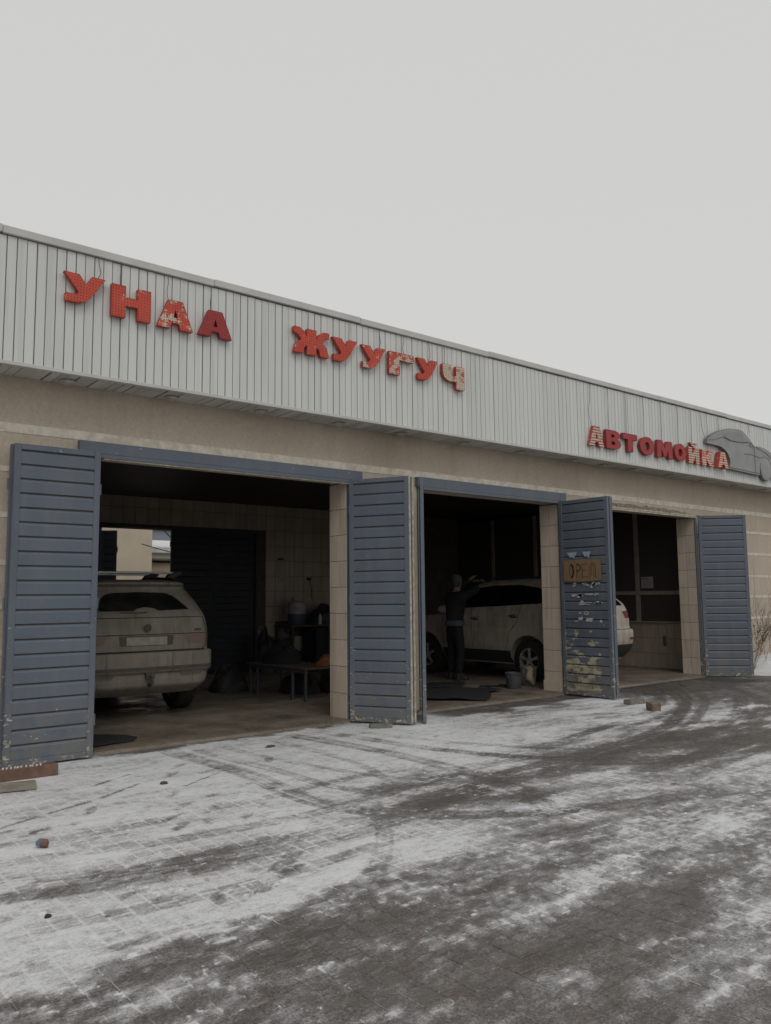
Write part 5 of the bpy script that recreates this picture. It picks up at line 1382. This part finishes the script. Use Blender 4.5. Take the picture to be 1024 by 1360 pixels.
heap('rubber_pile', (7.9, 10.9, FLOOR_Z + 0.001), (0.34, 0.55, 0.50), 'rubber', 31, 'pile of dark rubber behind the bench by the tiled pier', 'pile')
heap('orange_bundle', (7.20, 10.34, FLOOR_Z + 0.491), (0.16, 0.14, 0.16), 'orange', 5, 'orange bundle on the bench end beside the tiled pier', 'bundle')
heap('pale_bundle', (7.36, 10.26, FLOOR_Z + 0.491), (0.09, 0.12, 0.26), 'pale_cloth', 8, 'pale cloth bundle behind the tiled pier edge of the left bay', 'bundle')
# work counter at the back
ct = empty('work_counter', (10.4, 15.25, FLOOR_Z)); tag(ct, 'dark work counter against the tiled back wall', 'counter')
MB().box((-0.9, -0.32, 0.90), (1.3, 0.38, 0.94)).build('top', M['dark_wood'], ct)
for x in (-0.85, 0.1, 1.2):
    for y in (-0.28, 0.33): MB().box((x - 0.025, y - 0.025, 0), (x + 0.025, y + 0.025, 0.90)).build('leg', M['dark_steel'], ct)
MB().box((-0.2, -0.26, 0.15), (1.25, 0.33, 0.86)).build('cupboard', M['black_plastic'], ct, bevel=0.01)
tk = empty('foam_tank', (9.80, 15.18, FLOOR_Z + 0.94)); tag(tk, 'round pressure tank, pale above and blue below, on the counter', 'tank')
MB().lathe([(0.17, 0.0), (0.195, 0.04), (0.20, 0.24)], 24).build('lower_shell', M['tank_b'], tk, smooth=True)
MB().lathe([(0.20, 0.2405), (0.20, 0.42), (0.17, 0.49), (0.09, 0.525), (0.08, 0.53)], 24).build('upper_shell', M['tank_t'], tk, smooth=True)
MB().lathe([(0.10, 0.53), (0.11, 0.60), (0.10, 0.60), (0.09, 0.53)], 20).tube([(0, 0, 0.52), (0, 0, 0.60)], 0.02, 8).build('collar', M['tank_t'], tk, smooth=True)
heap('black_machine', (10.55, 15.25, FLOOR_Z + 0.941), (0.38, 0.28, 0.42), 'black_plastic', 12, 'black covered machine on the counter right of the tank', 'machine')
bo = empty('white_bottle', (10.28, 14.98, FLOOR_Z + 0.94)); tag(bo, 'small white bottle on the counter in front of the black machine', 'bottle')
MB().lathe([(0.035, 0), (0.04, 0.02), (0.04, 0.16), (0.015, 0.21), (0.015, 0.235)], 16).build('flask', M['pale_cloth'], bo, smooth=True)
MB().lathe([(0.018, 0.236), (0.018, 0.265)], 12).build('stopper', M['bucket'], bo, smooth=True)
wl2 = empty('work_lamp', (10.43, YB - 0.012, 2.0)); tag(wl2, 'small work lamp on the back wall with hanging cable', 'lamp')
MB().box((-0.04, -0.09, -0.03), (0.05, -0.002, 0.03)).build('head', M['black_plastic'], wl2, bevel=0.01)
MB().tube([(0.02, -0.03, -0.03), (0.08, -0.03, -0.2), (0.09, -0.02, -0.45)], 0.008, 5).build('cable', M['black_wire'], wl2)
def notice(name, loc, rz, w, h, label):
    o = empty(name, loc, rz); tag(o, label, 'notice')
    MB().box((-w / 2, -0.003, 0), (w / 2, 0, h)).build('sheet', M['paper'], o)
    m = MB()
    for k in range(6):
        z = h * (0.86 - 0.13 * k); m.box((-w * 0.4, -0.0036, z - h * 0.014), (w * random.uniform(0.2, 0.4), -0.0031, z + h * 0.014))
    m.build('printed_lines', M['print'], o); return o
notice('paper_notice', (9.78, YB - 0.018, 1.90), 0, 0.26, 0.22, 'white paper notice on the tiled back wall above the tank')
notice('paper_notice', (RX - 0.062, 9.93, 1.70), -math.pi / 2, 0.29, 0.24, 'white paper notice on the office window inside the third bay')
hk = MB().box((9.62, YB - 0.06, 2.42), (9.75, YB - 0.014, 2.46))
tag(hk.build('wall_hook', M['black_plastic'], bevel=0.006), 'small dark hook high on the tiled back wall', 'hook')
heap('dark_sack', (8.85, 14.9, FLOOR_Z + 0.001), (0.22, 0.24, 0.85), 'black_plastic', 17, 'dark upright sack beside the closed back door', 'sack')

# ------------------------------------------------------------------ bricks, timber and litter in the yard
def brick(loc, rz, mat, label, size=(0.25, 0.12, 0.065), tilt=0.0):
    a_, b, c_ = size
    mb = MB().box((-a_ / 2, -b / 2, 0), (a_ / 2, b / 2, c_))
    me = mb.mesh('brick', M[mat], bevel=0.008)
    rr_ = random.Random(label)
    for v in me.vertices: v.co += Vector((rr_.uniform(-1, 1), rr_.uniform(-1, 1), rr_.uniform(-1, 1) if v.co.z > 0.02 else 0)) * 0.006
    return tag(link('brick', me, None, loc, (tilt, 0, rz)), label, 'brick', 'loose bricks in the yard')
brick((9.86, 6.42, 0.0), 0.9, 'brick', 'reddish loose brick on the snow right of the peeling door', (0.24, 0.13, 0.11))
brick((10.25, 6.98, 0.0), -0.15, 'brick_g', 'grey loose brick lying nearest the peeling door', (0.30, 0.14, 0.07))
brick((6.22, 7.78, 0.0), -0.55, 'brick_g', 'flat grey brick propping the door panel between the first two bays', (0.27, 0.13, 0.05))
tb = empty('timber_beam', (1.3, 7.78, 0.0), math.radians(-4)); tag(tb, 'brown timber beam with snow streaks under the leftmost door', 'timber')
MB().box((-0.9, -0.07, 0.0), (1.12, 0.07, 0.105)).build('beam', M['wood'], tb, bevel=0.006)
m = MB()
for k in range(64):
    x = -0.85 + 1.9 * k / 64 + random.uniform(-.01, .01)
    if random.random() < 0.8: m.prism([(x, -0.05), (x + 0.010, -0.055), (x + 0.030 + random.uniform(0, .01), 0.02 + random.uniform(-.02, .04)), (x + 0.016, 0.03)], 'z', 0.1045, 0.1065)
o = m.build('snow_streaks', M['snow_clean'], tb); o['kind'] = 'stuff'
bd = MB().box((-0.55, -0.15, 0.0), (0.16, 0.16, 0.018)).build('loose_board', M['wood_grey'], None, (1.98, 7.36, 0.008), (0, 0, math.radians(-14)), bevel=0.003)
tag(bd, 'flat weathered board half under snow in front of the timber beam', 'board')
cn = empty('crushed_can', (1.655, 5.50, 0.008), 0.5); cn.scale = (0.72, 0.72, 0.72); tag(cn, 'crushed blue and red drink can lying on the snow', 'can')
def dent(a_, h): return 1 + 0.22 * math.sin(3 * a_ + 9 * h) + 0.12 * math.sin(5 * a_)
MB().lathe([(0.022, -0.055), (0.031, -0.045), (0.031, 0.0)], 14, (0, 0, 0.03), 'y', wob=dent).build('lower_half', M['can_r'], cn, smooth=True)
MB().lathe([(0.031, 0.0005), (0.030, 0.045), (0.022, 0.056)], 14, (0, 0, 0.03), 'y', wob=dent).build('upper_half', M['can_b'], cn, smooth=True)
MB().lathe([(0.021, 0.0565), (0.018, 0.058)], 12, (0, 0, 0.03), 'y').build('lid', M['chrome'], cn)
def lump(loc, s_, mat, label, seed):
    bm = bmesh.new(); bmesh.ops.create_icosphere(bm, subdivisions=2, radius=1)
    r_ = random.Random(seed)
    for v in bm.verts: v.co *= 0.75 + 0.5 * r_.random(); v.co = Vector((v.co.x * s_[0], v.co.y * s_[1], max(0, v.co.z * s_[2] + s_[2] * 0.4)))
    me = bpy.data.meshes.new('dirt_clod'); bm.to_mesh(me); bm.free(); me.materials.append(M[mat])
    return tag(link('dirt_clod', me, None, loc), label, 'dirt clod', 'clods on the snow')
lump((1.33, 4.30, 0.004), (0.017, 0.012, 0.011), 'stone', 'small black lump on the snow near the lower left', 1)
lump((2.98, 6.67, 0.004), (0.036, 0.024, 0.016), 'clod', 'dark mud clod on the snow in front of the leftmost door', 2)
lump((4.55, 7.55, 0.004), (0.05, 0.03, 0.015), 'clod', 'small mud clod near the threshold of the first bay', 3)

# ------------------------------------------------------------------ shrub and snow bank at the right end
sh = empty('bare_shrub', (16.6, 8.08, 0.0)); tag(sh, 'bare brown shrub with dry leaves against the wall at far right', 'shrub')
br = MB(); lv = MB(); rs = random.Random(9)
def grow(p, d, L, r, lvl):
    pts = [p]; q = Vector(p); dd = Vector(d).normalized(); n_ = 5
    for k in range(n_):
        dd = (dd + Vector((rs.uniform(-.2, .2), rs.uniform(-.16, .12), rs.uniform(-.08, .16)))).normalized()
        q = q + dd * L / n_
        if q.y > 0.28: q.y = 0.28
        pts.append(tuple(q))
        if lvl < 3 and k > 0 and rs.random() < 0.8:
            nd = (dd + Vector((rs.uniform(-.9, .9), rs.uniform(-.5, .4), rs.uniform(-.4, .7)))).normalized()
            grow(tuple(q), nd, L * rs.uniform(0.4, 0.65), r * 0.6, lvl + 1)
        if lvl >= 1 and rs.random() < 0.55 and q.z < 0.95:
            a_ = Vector((rs.uniform(-1, 1), rs.uniform(-1, 1), rs.uniform(-1, 1))).normalized() * rs.uniform(0.012, 0.03); b_ = a_.orthogonal().normalized() * a_.length * 0.5
            lv.add([tuple(q), tuple(q + a_ * 0.6 + b_), tuple(q + a_ * 1.3), tuple(q + a_ * 0.6 - b_)], [(0, 1, 2, 3)])
    br.tube(pts, [r * (1 - 0.7 * k / n_) for k in range(n_ + 1)], 5)
for k in range(13):
    grow((rs.uniform(-0.75, 0.9), rs.uniform(0.0, 0.2), 0.0), (rs.uniform(-.7, .6), rs.uniform(-.15, .1), 1), rs.uniform(0.6, 1.3), 0.0055, 0)
br.build('branches', M['twig'], sh)
o = lv.build('leaves', M['dry_leaf'], sh); o['kind'] = 'stuff'
mb = MB(); nx_, ny_ = 60, 16
for i in range(nx_ + 1):
    for j in range(ny_ + 1):
        u_, v_ = i / nx_, j / ny_; x = 15.45 + 5.5 * u_; y = 7.45 + 0.955 * v_
        h = 0.30 * sstep(np.array(v_), 0.0, 0.9) * sstep(np.array(u_), 0.0, 0.22) * (0.75 + 0.5 * float(fbm(np.array([x * 2.2]), np.array([y * 2.2]), 4, 4)[0])) - 0.012
        mb.v.append((x, y, float(h)))
for i in range(nx_):
    for j in range(ny_): mb.f.append((i * (ny_ + 1) + j, (i + 1) * (ny_ + 1) + j, (i + 1) * (ny_ + 1) + j + 1, i * (ny_ + 1) + j + 1)); mb.m.append(0)
tag(mb.build('snow_bank', M['snow_clean'], smooth=True), 'low bank of swept snow along the wall at far right', 'snow bank', kind='stuff')

# ------------------------------------------------------------------ what shows through the back door
nb = empty('neighbour_building', (8.0, 24.0, 0)); tag(nb, 'plain cream rendered building seen through the open back door', 'building')
MB().box((-6.0, 0.0, -0.02), (2.2, 5.0, 6.5)).build('wall', M['nb_wall'], nb)
MB().box((-6.1, -0.1, 6.5), (2.3, 5.1, 6.65)).build('roof', M['cap'], nb)
shd = empty('snowy_shed', (12.5, 27.0, 0)); tag(shd, 'tan shed with snow-covered roof beyond the open back door', 'shed')
MB().box((-2.6, 0.0, -0.02), (5.0, 4.0, 3.18)).build('wall', M['nb_wall'], shd)
MB().prism([(-0.15, 3.20), (4.2, 3.75), (4.2, 3.95), (-0.15, 3.38)], 'x', -2.8, 5.2).build('snowy_roof', M['snow_clean'], shd)
MB().box((-1.95, -1.4, -0.02), (5.0, -0.01, 2.78)).build('lean_to', M['nb_wall2'], shd)
MB().prism([(-1.6, 2.83), (0.0, 2.95), (0.0, 3.0), (-1.6, 2.88)], 'x', -2.05, 5.1).build('lean_to_roof', M['dark_steel'], shd)
fw_ = MB().box((8, 60, -0.02), (60, 62, 7.0))
fw_.box((7.8, 59.8, 7.0), (60.2, 62.2, 7.3))
tag(fw_.build('distant_building', M['far_wall']), 'distant blue grey building glimpsed through the back door', 'building')
cbm = MB().tube([(9.6, 22, 3.62), (10.0, 22.0, 3.25), (10.6, 22, 2.8), (11.2, 22, 2.65)], 0.018, 5)
tag(cbm.build('overhead_cable', M['black_wire']), 'upper sagging black cable outside the back door', 'cable')
cbm = MB().tube([(9.2, 22.4, 3.15), (9.9, 22.4, 2.98), (10.6, 22.4, 2.84), (11.4, 22.4, 2.78)], 0.014, 5)
tag(cbm.build('overhead_cable', M['black_wire']), 'lower sagging black cable outside the back door', 'cable')
